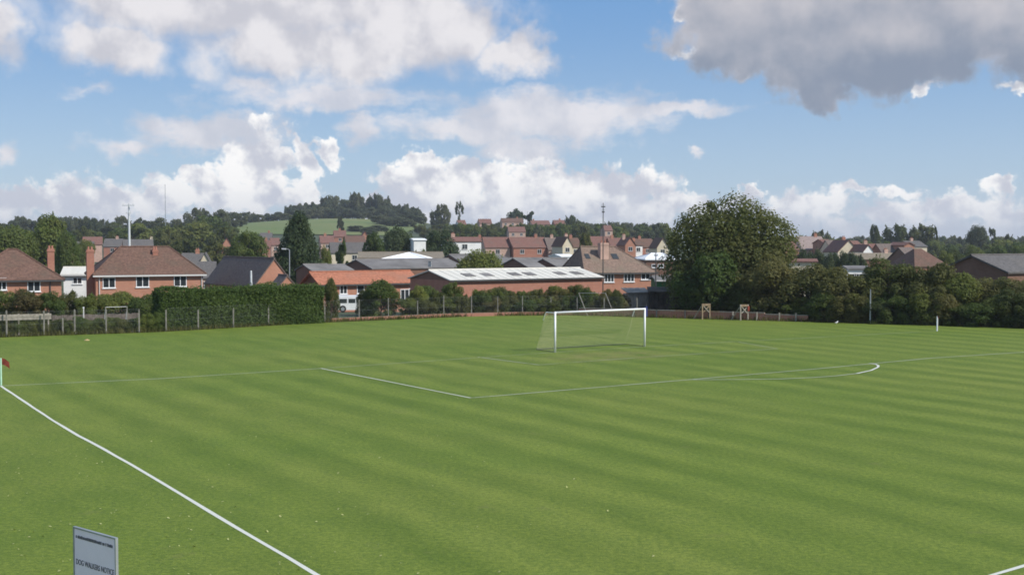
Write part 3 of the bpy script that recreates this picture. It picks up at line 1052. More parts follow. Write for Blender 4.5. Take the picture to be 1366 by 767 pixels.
# --- left skyline
G = 'trees along the left skyline'
for i in range(34):
    px = -20 + i * 12.2
    yt = 293 + rh.uniform(-5, 4)
    if 55 < px < 78 or 78 < px < 108: yt = 289 + rh.uniform(-2, 1)
    if 250 < px < 330: yt = 281 + rh.uniform(-6, 4)
    if 330 <= px < 385: yt = 284 + rh.uniform(-3, 3)
    tree(px, yt, rh.uniform(640, 760) if px < 330 else rh.uniform(880, 960), rh.uniform(17, 27), 'far', 'leaf_wood', 'dark tree on the skyline left of the hill', G)
G = 'trees among the houses on the left slope'
for i in range(30):
    px = rh.uniform(-10, 330)
    D = rh.uniform(440, 600)
    yt = rh.uniform(294, 310) if px < 310 else rh.uniform(304, 312)
    tree(px, yt, D, rh.uniform(20, 36), 'far', rh.choice(['leaf_wood', 'leaf_dark', 'leaf_mid', 'leaf_mid']), 'green tree among the houses on the left slope', G)
for px, yt, D, w, mt in [(188, 296, 480, 44, 'leaf_mid'), (165, 303, 500, 34, 'leaf_light'), (262, 293, 450, 50, 'leaf_mid'), (282, 288, 520, 44, 'leaf_mid'), (226, 305, 420, 36, 'leaf_dark'), (300, 303, 400, 40, 'leaf_dark'), (245, 318, 330, 40, 'leaf_dark'), (290, 322, 320, 44, 'leaf_dark')]:
    tree(px, yt, D, w, 'far', mt, 'rounded green tree in the dense belt above the left brick house', 'rounded trees above the left brick house')
# --- centre belt
G = 'trees in the belt behind the town centre'
for i in range(64):
    px = 560 + i * 5.3 + rh.uniform(-3, 3)
    D = rh.uniform(560, 720)
    yt = rh.uniform(297, 309)
    tree(px, yt, D, rh.uniform(17, 30), 'far', rh.choice(['leaf_wood', 'leaf_mid', 'leaf_mid', 'leaf_dark', 'leaf_light']), 'green tree in the belt behind the town centre', G)
for i in range(26):
    px = 650 + i * 9.5
    tree(px, 297 + rh.uniform(-2, 3), rh.uniform(760, 860), rh.uniform(14, 22), 'far', 'leaf_wood', 'distant dark tree on the skyline behind the town centre', 'skyline trees behind the town centre')
for i in range(22):
    tree(612 + i * 7.5 + rh.uniform(-2, 2), 298.5 + rh.uniform(-1.5, 2), rh.uniform(560, 610), rh.uniform(15, 22), 'far', rh.choice(['leaf_mid', 'leaf_wood', 'leaf_dark', 'leaf_light']), 'leafy tree standing in front of the skyline houses', 'trees in front of the skyline houses')
tree(592, 271, 740, 22, 'tall', 'leaf_wood', 'tall dark twisted tree rising above the skyline right of the hill', name='tree')
tree(583, 280, 740, 18, 'far', 'leaf_wood', 'dark rounded tree beside the tall twisted one', name='tree')
tree(612, 268, 760, 13, 'wispy', 'leaf_wood', 'thin wispy tree standing clear of the skyline', name='tree')
tree(687, 277, 720, 26, 'fan', 'leaf_conifer', 'dark cedar shaped tree above the hill houses', name='cedar_tree')
tree(704, 280, 720, 16, 'pine', 'leaf_conifer', 'flat topped pine beside the dark cedar', name='pine_tree')
tree(762, 287, 720, 22, 'far', 'leaf_dark', 'round dark tree on the skyline by the red roof', name='tree')
# --- right skyline
G = 'trees along the right skyline'
for i in range(52):
    px = 1030 + i * 7.6
    D = rh.uniform(620, 820)
    tree(px, rh.uniform(314, 319), D, rh.uniform(16, 26), 'far', rh.choice(['leaf_wood', 'leaf_mid', 'leaf_dark']), 'low tree in the hazy line along the right skyline', G)
for i in range(30):
    px = 1040 + i * 12
    tree(px, rh.uniform(319, 325), rh.uniform(420, 560), rh.uniform(22, 34), 'far', rh.choice(['leaf_mid', 'leaf_mid', 'leaf_wood', 'leaf_light']), 'mid green tree among the roofs on the right', 'trees among the roofs on the right')
for px, yt, w, var, lab in [(1167, 298, 14, 'tall', 'slim upright tree left of two dark domed trees'), (1194, 299, 34, 'far', 'left one of the two dark domed trees on the right skyline'), (1226, 299, 34, 'far', 'right one of the two dark domed trees on the right skyline'),
                            (1246, 305, 12, 'fartall', 'small tree at the right of the two dark domed trees'), (1302, 299, 26, 'round', 'square topped grey green tree on the far right skyline'), (1322, 305, 13, 'fartall', 'smaller slim tree right of the square topped tree'),
                            (1345, 312, 14, 'far', 'small dark tree nearest the right edge of the skyline'), (1098, 307, 26, 'far', 'dark wide tree behind the pinkish block on the right')]:
    tree(px, yt, 520, w * 1.12, var, 'leaf_dark' if 'domed' in lab else 'leaf_wood', lab)
G = 'dark evergreens in a row behind the right hedge'
for i in range(9):
    tree(1058 + i * 11.5, 333 + rh.uniform(-1, 3), 215 + rh.uniform(-4, 4), 20, 'bush', 'leaf_conifer', 'dark evergreen in the row behind the right hedge', G)
for px, yt, D, w, mt in [(1275, 328, 260, 34, 'leaf_dark'), (1262, 336, 240, 24, 'leaf_mid'), (1330, 327, 300, 40, 'leaf_mid'), (1360, 326, 300, 34, 'leaf_mid'), (1300, 326, 320, 34, 'leaf_mid')]:
    tree(px, yt, D, w, 'bush', mt, 'green bushy tree behind the grey roof on the right', 'bushy trees behind the grey roof')
# --- big unclipped hedge on the right: one bush after another
G = 'bushes of the tall unclipped hedge on the right'
RH = [(1000, 378, 104, 70, 'leaf_dark', 'dark bush tucked under the right side of the huge oak'), (1030, 350, 105, 84, 'leaf_olive', 'olive bush in the right hedge touching the huge oak'), (1072, 346, 104, 84, 'leaf_olive', 'olive bush in the right hedge below the dark red roof'),
      (1112, 354, 104, 78, 'leaf_olive', 'olive bush in the right hedge below the pinkish block'), (1150, 366, 103, 74, 'leaf_dark', 'lower dark bush in the right hedge behind the grey metal post'), (1186, 348, 103, 82, 'leaf_dark', 'tall dark bush in the hedge just right of the grey metal post'),
      (1222, 354, 102, 76, 'leaf_olive', 'olive bush in the hedge below the orange ridged roof'), (1252, 348, 101, 72, 'leaf_olive', 'bush in the right hedge standing directly behind the red topped corner post'), (1284, 362, 100, 74, 'leaf_mid', 'green bush in the hedge left of the brown gable'),
      (1322, 369, 100, 74, 'leaf_olive', 'low olive bush in the hedge under the brown gable'), (1352, 368, 99, 78, 'leaf_olive', 'olive bush in the hedge under the wide grey roof'), (1396, 366, 98, 84, 'leaf_olive', 'bush of the right hedge cut by the right edge of the photo'), (1440, 362, 97, 84, 'leaf_olive', 'last bush of the right hedge outside the photo')]
for px, yt, D, w, mt, lab in RH:
    if px < 1090: D = edge_at(px, 3.0).y
    tree(px, yt, D, w, 'bush', mt, lab, G, 'hedge_bush', 'bush', -.05)
for i in range(20):
    px = 985 + i * 23
    tree(px, rh.uniform(384, 402), edge_at(px, 2.4 if px < 1090 else 1.0).y, rh.uniform(46, 62), 'bush', rh.choice(['leaf_dark', 'leaf_dark', 'leaf_olive', 'leaf_mid']), 'low dark bush at the foot of the tall right hedge', 'low bushes at the foot of the right hedge', 'hedge_bush', 'bush', -.05)
# --- shrubs behind the middle of the far touchline
G = 'shrubs along the fence in front of the brick buildings'
MS = [(441, 369, 104, 24, 'leaf_dark', 'narrow dark shrub at the right end of the clipped hedge'), (508, 372, 111, 58, 'leaf_mid', 'large rounded green shrub left of the dark brick gable'), (487, 384, 112, 30, 'leaf_dark', 'dark shrub beside the white van'),
      (571, 378, 113, 46, 'leaf_light', 'light green shrub in front of the dark brick gable'), (602, 372, 114, 36, 'leaf_mid', 'green shrub at the corner of the cream roofed hall'), (640, 388, 115, 40, 'leaf_mid', None), (668, 384, 115, 40, 'leaf_dark', None), (690, 386, 115, 36, 'leaf_mid', None),
      (716, 382, 115, 40, 'leaf_dark', None), (742, 380, 115, 42, 'leaf_mid', None), (768, 378, 115, 40, 'leaf_dark', None), (792, 388, 115, 36, 'leaf_mid', None), (818, 384, 116, 30, 'leaf_mid', 'sparse shrub below the orange brick house'), (834, 392, 117, 20, 'leaf_brown', 'reddish shrub beside the grey shed'),
      (655, 398, 113, 34, 'leaf_olive', None), (700, 398, 113, 34, 'leaf_mid', None), (735, 399, 113, 34, 'leaf_dark', None), (620, 396, 113, 30, 'leaf_dark', None), (905, 372, 124, 44, 'leaf_mid', 'yellow green shrub at the left foot of the huge oak'), (912, 385, 120, 36, 'leaf_light', 'light low shrub under the left side of the huge oak')]
for px, yt, D, w, mt, lab in MS:
    x = X_at(px, D)
    tree(px, yt, D, w, 'bush', mt, lab or 'green shrub in the row before the cream roofed hall', G, 'shrub', 'shrub', -.1 if D < 117 else None)
for i in range(24):
    px = 545 + i * 12.5 + rh.uniform(-4, 4)
    tree(px, rh.uniform(383, 399), edge_at(px, 1.8).y + rh.uniform(0, 1.6), rh.uniform(20, 34), 'bush', rh.choice(['leaf_mid', 'leaf_light', 'leaf_olive', 'leaf_dark', 'leaf_mid']), 'lower shrub filling the row along the wire fence before the brick hall', 'low shrubs filling the row along the fence', 'shrub', 'shrub', -.12)
# --- garden shrubs on the left
G = 'garden shrubs behind the left fence'
LS = [(8, 381, 100, 50, 'leaf_mid', 'green shrub at the left edge under the brick house'), (34, 384, 99, 50, 'leaf_brown', 'brownish shrub below the left house window'), (62, 387, 100, 44, 'leaf_light', 'green shrub left of the white garage'), (88, 384, 102, 36, 'leaf_olive', 'olive shrub below the white garage'),
      (112, 388, 102, 36, 'leaf_light', 'light green shrub at the corner of the brick house'), (152, 386, 104, 70, 'leaf_light', 'wide rounded green shrub under the brick house windows'), (192, 390, 102, 48, 'leaf_mid', 'green shrub left of the clipped hedge'),
      (208, 388, 106, 30, 'leaf_mid', 'narrow shrub against the end of the clipped hedge'), (352, 374, 112, 52, 'leaf_light', 'light green shrub showing above the clipped hedge'), (300, 380, 112, 44, 'leaf_light', 'pale shoots above the middle of the clipped hedge'), (378, 379, 112, 30, 'leaf_mid', 'small shrub above the clipped hedge by the brick gable')]
for px, yt, D, w, mt, lab in LS:
    tree(px, yt, D, w, 'bush', mt, lab, G, 'shrub', 'shrub', -.1)
G = 'ivy covered bushes along the wire fence on the left'
for i in range(26):
    px = -12 + i * 9
    D = edge_at(px, 1.1).y
    tree(px, 423.5 + rh.uniform(-3, 3) - (6 if px > 185 else 0), D, 27, 'bush', rh.choice(['leaf_mid', 'leaf_mid', 'leaf_dark', 'leaf_light']), 'low green bush growing through the left wire fence', G, 'bush', 'bush', -.25)

# --- clipped hedge: leaves over a solid core
def clipped_hedge():
    a, b = Vector(on_ground(217, 441.5)), Vector(on_ground(434, 431))
    d = (b - a); Lh = d.length
    t = thing('clipped_hedge', 'long tall clipped green hedge standing square behind the wire fence', 'hedge', (a.x, a.y, 0), math.atan2(d.y, d.x))
    Hh, Wd = 3.0, 1.5
    rng = np.random.default_rng(5)
    Ps, Ns = [], []
    def face(n, fn, nrm):
        u, v = rng.random(n), rng.random(n)
        p = fn(u, v)
        Ps.append(p); Ns.append(np.tile(nrm, (n, 1)))
    face(15000, lambda u, v: np.stack([u * Lh, .25 + 0 * u, v * Hh], 1), (0, -1, 0))
    face(6500, lambda u, v: np.stack([u * Lh, .25 + v * Wd, Hh + 0 * u], 1), (0, 0, 1))
    face(2600, lambda u, v: np.stack([0 * u, .25 + v * Wd, u * Hh], 1), (-1, 0, 0))
    face(2600, lambda u, v: np.stack([0 * u + Lh, .25 + v * Wd, u * Hh], 1), (1, 0, 0))
    P, N = np.concatenate(Ps), np.concatenate(Ns)
    wob = np.sin(P[:, 0] * 1.7) * .05 + np.sin(P[:, 0] * .6 + 1) * .07 + np.sin(P[:, 2] * 2.3 + P[:, 0]) * .06
    P = P + N * (wob[:, None] + rng.uniform(-.13, .10, (len(P), 1)))
    P[:, 2] += np.sin(P[:, 0] * .9) * .05 * (P[:, 2] / Hh)
    N = unit(N * .7 + rng.normal(size=N.shape) * .6 + np.array([0, 0, .15]))
    k = 1400
    sh = np.stack([rng.random(k) * Lh, .25 + rng.random(k) * Wd * .9, Hh + np.abs(rng.normal(size=k)) * .16], 1)
    sh2 = np.stack([rng.random(k) * Lh, .25 - np.abs(rng.normal(size=k)) * .14, rng.random(k) * Hh], 1)
    P = np.concatenate([P, sh, sh2]); N = np.concatenate([N, unit(rng.normal(size=(2 * k, 3)))])
    V, Q = leaf_quads(P, N, .085, rng)
    me = fast_mesh('foliage', V, Q); me.materials.append(MATS['leaf_hedge'])
    link('foliage', me, t)
    m = MB(); m.box(.1, Lh - .1, .38, .25 + Wd - .12, -.1, Hh - .12)
    m.build('woody_core', 'leaf_hedge', t)
clipped_hedge()

# ------------------------------------------------------------------ buildings
def window_parts(parent, w, h, lights, place, frame='upvc', sill=True):
    # place: matrix from window space (x right, y into wall, z up, origin lower left) to house space
    if parent.name.startswith('town_house'):
        frame = 'gutter_white'
    m = MB()
    fw = .07
    m.box(0, w, -.055, .02, 0, fw); m.box(0, w, -.055, .02, h - fw, h)
    xs = [w * i / lights for i in range(lights + 1)]
    for i, x in enumerate(xs):
        a = x if i == 0 else x - fw * (1 if i == lights else .5)
        m.box(a, a + fw, -.053, .018, fw, h - fw)
    o = m.build('window', frame, parent)
    o.matrix_local = place
    for i in range(lights):
        g = MB(); g.box(xs[i] + fw * .6, xs[i + 1] - fw * .6, -.025, -.005, fw * .8, h - fw * .8)
        g.build('pane', 'window_glass', o)
    if sill:
        s = MB(); s.box(-.08, w + .08, -.11, .02, -.075, -.003); s.build('sill', frame, o)
    return o

def house(name, label, cat, corner, rz, L, W, eave, ridge, wall='brick_orange', roof='tile_brown', axis='x', hip=(0, 0), over=.32, windows=(), left_windows=(), chimneys=(), ground=None, group=None, gable=None, fascia='gutter_white', pipes=(), roof_t=.16, detail=True, skylights=()):
    """corner: world XY of the front left corner; local x along the front, y to the back; eave and ridge are world heights"""
    g = gz(*corner) - .3 if ground is None else ground
    t = thing(name, label, cat, (corner[0], corner[1], g), rz, group)
    e, r = eave - g, ridge - g
    m = MB()
    m.box(0, L, 0, W, 0, e)
    m.build('wall', wall, t)
    if axis == 'x':
        if hip[0] == 0 or hip[1] == 0:
            for hh, gx in ((hip[0], 0), (hip[1], L - .22)):
                if hh == 0:
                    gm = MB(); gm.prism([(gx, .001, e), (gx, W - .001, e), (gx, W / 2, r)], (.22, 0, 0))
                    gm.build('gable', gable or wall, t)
        k = (r - e) / (W / 2)
        x0, x1 = (-over if hip[0] == 0 or True else 0), L + over
        y0, y1, ze = -over, W + over, e - over * k
        rx0 = -over if hip[0] == 0 else hip[0]
        rx1 = L + over if hip[1] == 0 else L - hip[1]
        T = roof_t
        def slab(poly):
            rm.prism(poly, (0, 0, T))
        rm = MB()
        rm.prism([(x0, y0, ze), (x1, y0, ze), (rx1, W / 2, r), (rx0, W / 2, r)], (0, 0, T))
        rm.prism([(x1, y1, ze), (x0, y1, ze), (rx0, W / 2, r), (rx1, W / 2, r)], (0, 0, T))
        if hip[0]: rm.prism([(x0, y1, ze), (x0, y0, ze), (rx0, W / 2, r)], (0, 0, T))
        if hip[1]: rm.prism([(x1, y0, ze), (x1, y1, ze), (rx1, W / 2, r)], (0, 0, T))
        ro = rm.build('roof', roof, t)
        if detail:
            cm = MB(); cm.tube([(rx0, W / 2, r + T), (rx1, W / 2, r + T)], .11, 6)
            if hip[0]:
                cm.tube([(x0, y0, ze + T), (rx0, W / 2, r + T)], .09, 6); cm.tube([(x0, y1, ze + T), (rx0, W / 2, r + T)], .09, 6)
            if hip[1]:
                cm.tube([(x1, y0, ze + T), (rx1, W / 2, r + T)], .09, 6); cm.tube([(x1, y1, ze + T), (rx1, W / 2, r + T)], .09, 6)
            cm.build('ridge_tiles', roof, ro)
            if fascia:
                fm = MB(); fm.box(x0, x1, y0 - .11, y0 - .003, ze - .06, ze + .10); fm.build('gutter', fascia, t)
        zr = lambda y: e + k * y + T
        for (sx, sy, sw, sl, smat) in skylights:
            s = MB()
            n = Vector((0, -k, 1)).normalized() * .05
            s.prism([(sx, sy, zr(sy)), (sx + sw, sy, zr(sy)), (sx + sw, sy + sl, zr(sy + sl)), (sx, sy + sl, zr(sy + sl))], n)
            s.build('skylight', smat, ro)
    else:
        for gy in (0, W - .22):
            gm = MB(); gm.prism([(.001, gy, e), (L / 2, gy, r), (L - .001, gy, e)], (0, .22, 0))
            gm.build('gable', gable or wall, t)
        k = (r - e) / (L / 2)
        ze = e - over * k
        T = roof_t
        rm = MB()
        rm.prism([(-over, -over, ze), (L / 2, -over, r), (L / 2, W + over, r), (-over, W + over, ze)], (0, 0, T))
        rm.prism([(L / 2, -over, r), (L + over, -over, ze), (L + over, W + over, ze), (L / 2, W + over, r)], (0, 0, T))
        ro = rm.build('roof', roof, t)
        if detail:
            cm = MB(); cm.tube([(L / 2, -over, r + T), (L / 2, W + over, r + T)], .11, 6); cm.build('ridge_tiles', roof, ro)
    for (x, z, w, h, n) in windows:
        window_parts(t, w, h, n, Matrix.Translation((x, 0, z - g)))
    for (y, z, w, h, n) in left_windows:
        window_parts(t, w, h, n, Matrix.Translation((0, y + w, z - g)) @ Matrix.Rotation(-math.pi / 2, 4, 'Z'))
    for (x, y, w, dpt, z0, z1, cmat) in chimneys:
        c = MB(); c.box(x, x + w, y, y + dpt, z0 - g, z1 - g)
        c.box(x - .05, x + w + .05, y - .05, y + dpt + .05, z1 - g - .28, z1 - g - .12)
        co = c.build('chimney', cmat, t)
        for q in range(2):
            p = MB(); p.tube([(x + w * (.28 + .44 * q), y + dpt / 2, z1 - g), (x + w * (.28 + .44 * q), y + dpt / 2, z1 - g + .32)], [.12, .09], 7)
            p.build('chimney_pot', 'brick_red', co)
    for x in pipes:
        p = MB(); p.tube([(x, -.08, 0), (x, -.08, e - .1)], .055, 6); p.build('downpipe', fascia or 'gutter_white', t)
    return t

def corner_at(px, D):
    return (X_at(px, D), D)

def run_to(c, rz, px):
    """length along direction rz from point c until it appears in pixel column px"""
    k = (px - 683.0) / FPX / CP
    ca, sa = math.cos(rz), math.sin(rz)
    return (k * c[1] - c[0]) / (ca - k * sa)

GA = R(33)
# two red brick houses on the left
a = R(25)
c = corner_at(127, 128)
L = run_to(c, a, 271)
ev, rg = Z_at(365.5, 129), Z_at(331, 134)
fx = lambda px: run_to(c, a, px)
house('brick_house', 'orange brick house with brown hipped roof between two chimneys on the left', 'house', c, a, L, 7.4, ev, rg, 'brick_orange', 'tile_brown', hip=(3.0, 3.0),
      windows=[(fx(137), Z_at(383.5, 130), fx(154) - fx(137), 1.1, 2), (fx(181.5), Z_at(382.5, 131), fx(199) - fx(181.5), 1.15, 2), (fx(232), Z_at(381.5, 133), fx(249) - fx(232), 1.15, 2), (fx(192), Z_at(404.5, 131), .75, .65, 1), (fx(208), Z_at(405, 131), .8, .7, 1)],
      chimneys=[(-.75, 1.2, .75, .75, -2, Z_at(333, 128), 'brick_red'), (fx(209), 2.4, .55, .75, Z_at(352, 132), Z_at(333, 133), 'brick_red')], pipes=(.35, L - .15))
c = corner_at(-50, 118)
L = run_to(c, a, 82)
fx = lambda px: run_to(c, a, px)
house('brick_house', 'brown roofed brick house cut by the left edge of the photo', 'house', c, a, L, 7.4, Z_at(370.5, 124), Z_at(334, 128), 'brick_orange', 'tile_brown', hip=(4.2, 3.9),
      windows=[(fx(36.5), Z_at(387, 124), fx(54) - fx(36.5), 1.2, 2), (fx(-4), Z_at(386, 121), fx(9) - fx(-4), 1.2, 2)], chimneys=[(fx(66), 1.9, .65, .75, Z_at(365, 126), Z_at(331.5, 127), 'brick_red')], fascia='steel_dark', pipes=(fx(67),))
# white garage between them
c = corner_at(84, 139)
t = house('garage', 'low white garage with pale roof between the two brick houses', 'garage', c, R(14), run_to(c, R(14), 119), 5.5, Z_at(366.5, 139), Z_at(358, 143), 'render_white', 'roof_cream', fascia='gutter_white', windows=[(1.0, Z_at(379, 139), 1.0, .75, 2)])
# dark roofed house with brick gable
c = corner_at(338, 130.5)
L = run_to(c, GA, 393)
house('gabled_house', 'dark roofed house with an orange brick gable above the clipped hedge', 'house', c, GA, L, 15.5, Z_at(383, 131), Z_at(346.5, 132), 'brick_orange', 'tile_dark', axis='y', over=.12)
c2 = (c[0] + PP.x * 2.6 + PG.x * 2.4, c[1] + PP.y * 2.6 + PG.y * 2.4)
house('porch', 'small brick gabled extension in front of the dark roofed house', 'extension', corner_at(370, 126.5), GA, run_to(corner_at(370, 126.5), GA, 396), 2.2, Z_at(384, 127), Z_at(369, 127.5), 'brick_orange', 'tile_dark', axis='y', over=.10)
# orange tiled long building
c = corner_at(427, 132)
L = run_to(c, GA, 557)
fx = lambda px: run_to(c, GA, px)
house('tiled_hall', 'long low brick building with an orange tiled roof', 'building', c, GA, L, 4.6, Z_at(379, 133), Z_at(363.5, 138), 'brick_orange', 'tile_orange', gable='brick_brown', fascia='steel_dark',  # gable ends in browner brick than the walls: shade put into the colour
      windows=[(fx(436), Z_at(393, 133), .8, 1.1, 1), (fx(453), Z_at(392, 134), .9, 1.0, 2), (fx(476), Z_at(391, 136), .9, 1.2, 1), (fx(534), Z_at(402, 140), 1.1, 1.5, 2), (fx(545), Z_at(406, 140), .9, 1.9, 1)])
# brick hall with cream roof
c = corner_at(602, 120)
L = run_to(c, GA, 803)
W = 8.5
cr = house('brick_hall', 'long brick hall with a cream sheet roof and roof lights behind the goal', 'building', c, GA, L, W, Z_at(374.5, 120), Z_at(361.5, 124), 'brick_red', 'roof_cream', gable='brick_brown', over=.22, fascia='steel_dark', roof_t=.10,  # darker gable brick paints in the shade of the end turned from the sun
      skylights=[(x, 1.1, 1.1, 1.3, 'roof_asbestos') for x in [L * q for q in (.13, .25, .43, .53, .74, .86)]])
ro_ = [ch for ch in cr.children if ch.name.startswith('roof')][0]
k_ = (Z_at(361.5, 124) - Z_at(374.5, 120)) / (W / 2)
e_ = Z_at(374.5, 120) - cr.location.z
sm_ = None
for i in range(1, 20):
    if sm_ is None:
        q_ = MB()
        z0_, z1_ = e_ - .2 * k_ + .10, e_ + (W / 2 - .1) * k_ + .10
        q_.prism([(-.03, -.2, z0_), (.03, -.2, z0_), (.03, W / 2 - .1, z1_), (-.03, W / 2 - .1, z1_)], (0, 0, .03))
        sm_ = q_.mesh('seam', 'roof_cream')
    link('seam', sm_, ro_).location = (L * i / 20, 0, 0)
for ch in cr.children:
    if ch.name.startswith('gable'):
        lou = MB(); lou.box(-.06, .0, W / 2 - .28, W / 2 + .28, 4.6, 5.15); lou.build('louvre', 'steel_pale', ch)
# orange brick house behind the hall
a = R(18)
c = corner_at(782, 146)
L = run_to(c, a, 873)
fx = lambda px: run_to(c, a, px)
house('brick_house', 'orange brick house with a big brown roof and broad chimney behind the goal', 'house', c, a, L, 8.2, Z_at(362.5, 148), Z_at(330.5, 152), 'brick_orange', 'tile_weathered', hip=(.9, 3.6), fascia='steel_dark',
      windows=[(fx(806), Z_at(376, 148), fx(819) - fx(806), 1.15, 3), (fx(832), Z_at(375.5, 149), fx(846) - fx(832), 1.15, 3), (fx(855), Z_at(372.5, 150), fx(867) - fx(855), .8, 2)],
      chimneys=[(fx(809), 1.9, fx(820) - fx(809), .9, Z_at(350, 149), Z_at(324, 150), 'render_pink')], skylights=[(fx(826), 1.9, .8, .9, 'window_glass'), (fx(790), 2.0, .6, .8, 'window_glass')])
# industrial units with brown gables and grey roofs
G = 'grey roofed industrial units behind the brick halls'
for (px, D, right, yr, ye, W, lab) in [(417, 146, 446, 354, 362, 5, 'small grey roofed unit beside the orange tiled roof'), (437, 152, 470, 354.5, 361, 5, 'second small grey unit left of the brown gable'), (497, 158, 620, 347.5, 359, 9.5, 'long grey roof with a brown gable above the orange tiles'), (622, 186, 688, 340.5, 354, 10, 'grey roof with brown gable behind the right dark round tree'),
                                       (705, 172, 726, 345.5, 357, 7.5, 'left one of two grey roofs with brown gables above the cream roof'), (745, 176, 775, 346.5, 357, 7.5, 'right one of two grey roofs with brown gables above the cream roof')]:
    c = corner_at(px, D)
    house('industrial_unit', lab, 'building', c, GA, run_to(c, GA, right), W, Z_at(ye, D), Z_at(yr, D + W * .4), 'brick_brown', 'roof_asbestos', over=.2, group=G, fascia=None, roof_t=.12)
c = corner_at(650, 182); house('workshop', 'wide low grey workshop roof behind the cream roofed hall', 'building', c, R(4), run_to(c, R(4), 760), 16, Z_at(357, 182), Z_at(345.5, 190), 'brick_brown', 'roof_asbestos', over=.2, fascia=None)
c = corner_at(508, 198); house('warehouse', 'warehouse with a bright white roof above the long grey roof', 'building', c, R(2), run_to(c, R(2), 572), 12, Z_at(347, 198), Z_at(338.5, 204), 'brick_brown', 'roof_white', over=.2, fascia=None, hip=(4.2, 3.2))
c = corner_at(478, 212); house('warehouse', 'wide beige roofed warehouse behind the bright white roof', 'building', c, R(6), run_to(c, R(6), 592), 14, Z_at(345, 212), Z_at(337.5, 219), 'brick_brown', 'tile_beige', over=.2, fascia=None)
c = corner_at(862, 178); house('warehouse', 'brown walled building with a flat white roof left of the huge oak', 'building', c, R(3), run_to(c, R(3), 906), 10, Z_at(347, 178), Z_at(339.5, 183), 'brick_brown', 'roof_white', over=.2, fascia=None, hip=(1.6, 1.6),
      windows=[(.8, Z_at(357, 178), .7, .5, 1), (1.7, Z_at(357, 178), .9, .5, 1), (4.0, Z_at(357, 178), .8, .5, 1)])
c = corner_at(876, 133); house('green_shed', 'green painted shed with a pale roof edge left of the huge oak', 'shed', c, R(5), run_to(c, R(5), 903), 3, Z_at(374, 133), Z_at(370, 134.5), 'green_paint', 'roof_asbestos', over=.25)

# town houses, seen small
def town(px, yr, D, wpx, label, wall, roof, axis='x', rz=None, rise=2.6, W=7.5, group=None, chim=True, hip=(0, 0), gable=None, eh=None, nw=None):
    a = R(_rt.uniform(8, 20)) if rz is None else R(rz)
    c = corner_at(px - wpx / 2, D)
    L = max(2.5, run_to(c, a, px + wpx / 2))
    ridge = Z_at(yr, D + W * .5 if axis == 'x' else D)
    eave = ridge - rise
    g = min(gz(*c) - .4, eave - 2.5)
    n = nw if nw is not None else max(1, int(L / 3.6))
    wins = [(L * (i + .5) / n - .6, eave - 1.65, 1.2, 1.15, 2) for i in range(n)]
    if eave - g > 4.4:
        wins += [(L * (i + .5) / n - .6, eave - 4.2, 1.2, 1.2, 2) for i in range(n)]
    ch = [(L * _rt.uniform(.1, .8), W * .5 - .3, .8, .6, ridge - .6, ridge + .8, _rt.choice(['brick_red', 'brick_orange', 'render_pink']))] if chim and _rt.random() < .5 else []
    return house('town_house', label, 'house', c, a, L, W, eave, ridge, wall, roof, axis=axis, windows=wins, chimneys=ch, ground=g, group=group, hip=hip, gable=gable, over=.2, fascia='gutter_white', detail=False)
# middle row
town(664, 317, 330, 33, 'pinkish roofed house at the left of the middle row', 'render_pink', 'tile_red', rise=2.7)
town(644, 318, 345, 22, 'brown roofed house behind the tree in the middle row', 'brick_red', 'tile_brown', rise=2.7)
town(708, 317, 330, 46, 'terraced house with a deep red roof in the middle row', 'brick_red', 'tile_red', rise=2.7)
town(742, 317.5, 332, 20, 'slate dark roofed house right of the deep red roof', 'render_pink', 'tile_dark', rise=3.2)
town(757, 316.5, 318, 13, 'cream gabled house facing the pitch in the middle row', 'render_cream', 'tile_brown', axis='y', rise=2.2)
town(768, 318, 326, 16, 'brown roofed cream house right of the cream gable', 'render_cream', 'tile_brown', rise=2.4)
town(758, 340, 255, 18, 'low white flat roofed annex below the cream gable', 'render_white', 'roof_white', rise=.4, chim=False, nw=0)
town(620, 317, 262, 44, 'white walled house with a red roof right of the dark round trees', 'render_white', 'tile_red', rise=.9, nw=1)
town(559, 319, 250, 14, 'little white house between the two dark round trees', 'render_white', 'roof_white', rise=.25, nw=0, W=5, chim=False)
town(800, 316, 350, 40, 'long red brown roof left of the broad chimney', 'brick_red', 'tile_red', rise=2.6)
town(841, 317, 330, 14, 'orange brick gable end right of the broad chimney', 'brick_orange', 'tile_red', axis='y', rise=2.0)
town(829, 318, 345, 26, 'dark red roofed house behind the orange brick gable end', 'brick_red', 'tile_red', rise=2.6)
town(851, 322, 340, 10, 'white fronted house right of the orange gable end', 'render_white', 'tile_brown', rise=1.2)
town(864, 319, 360, 22, 'brown roofed house left of the cream gable by the oak', 'brick_red', 'tile_brown', rise=2.4)
town(884, 318, 320, 15, 'cream gabled house close to the huge oak', 'render_cream', 'tile_brown', axis='y', rise=2.4)
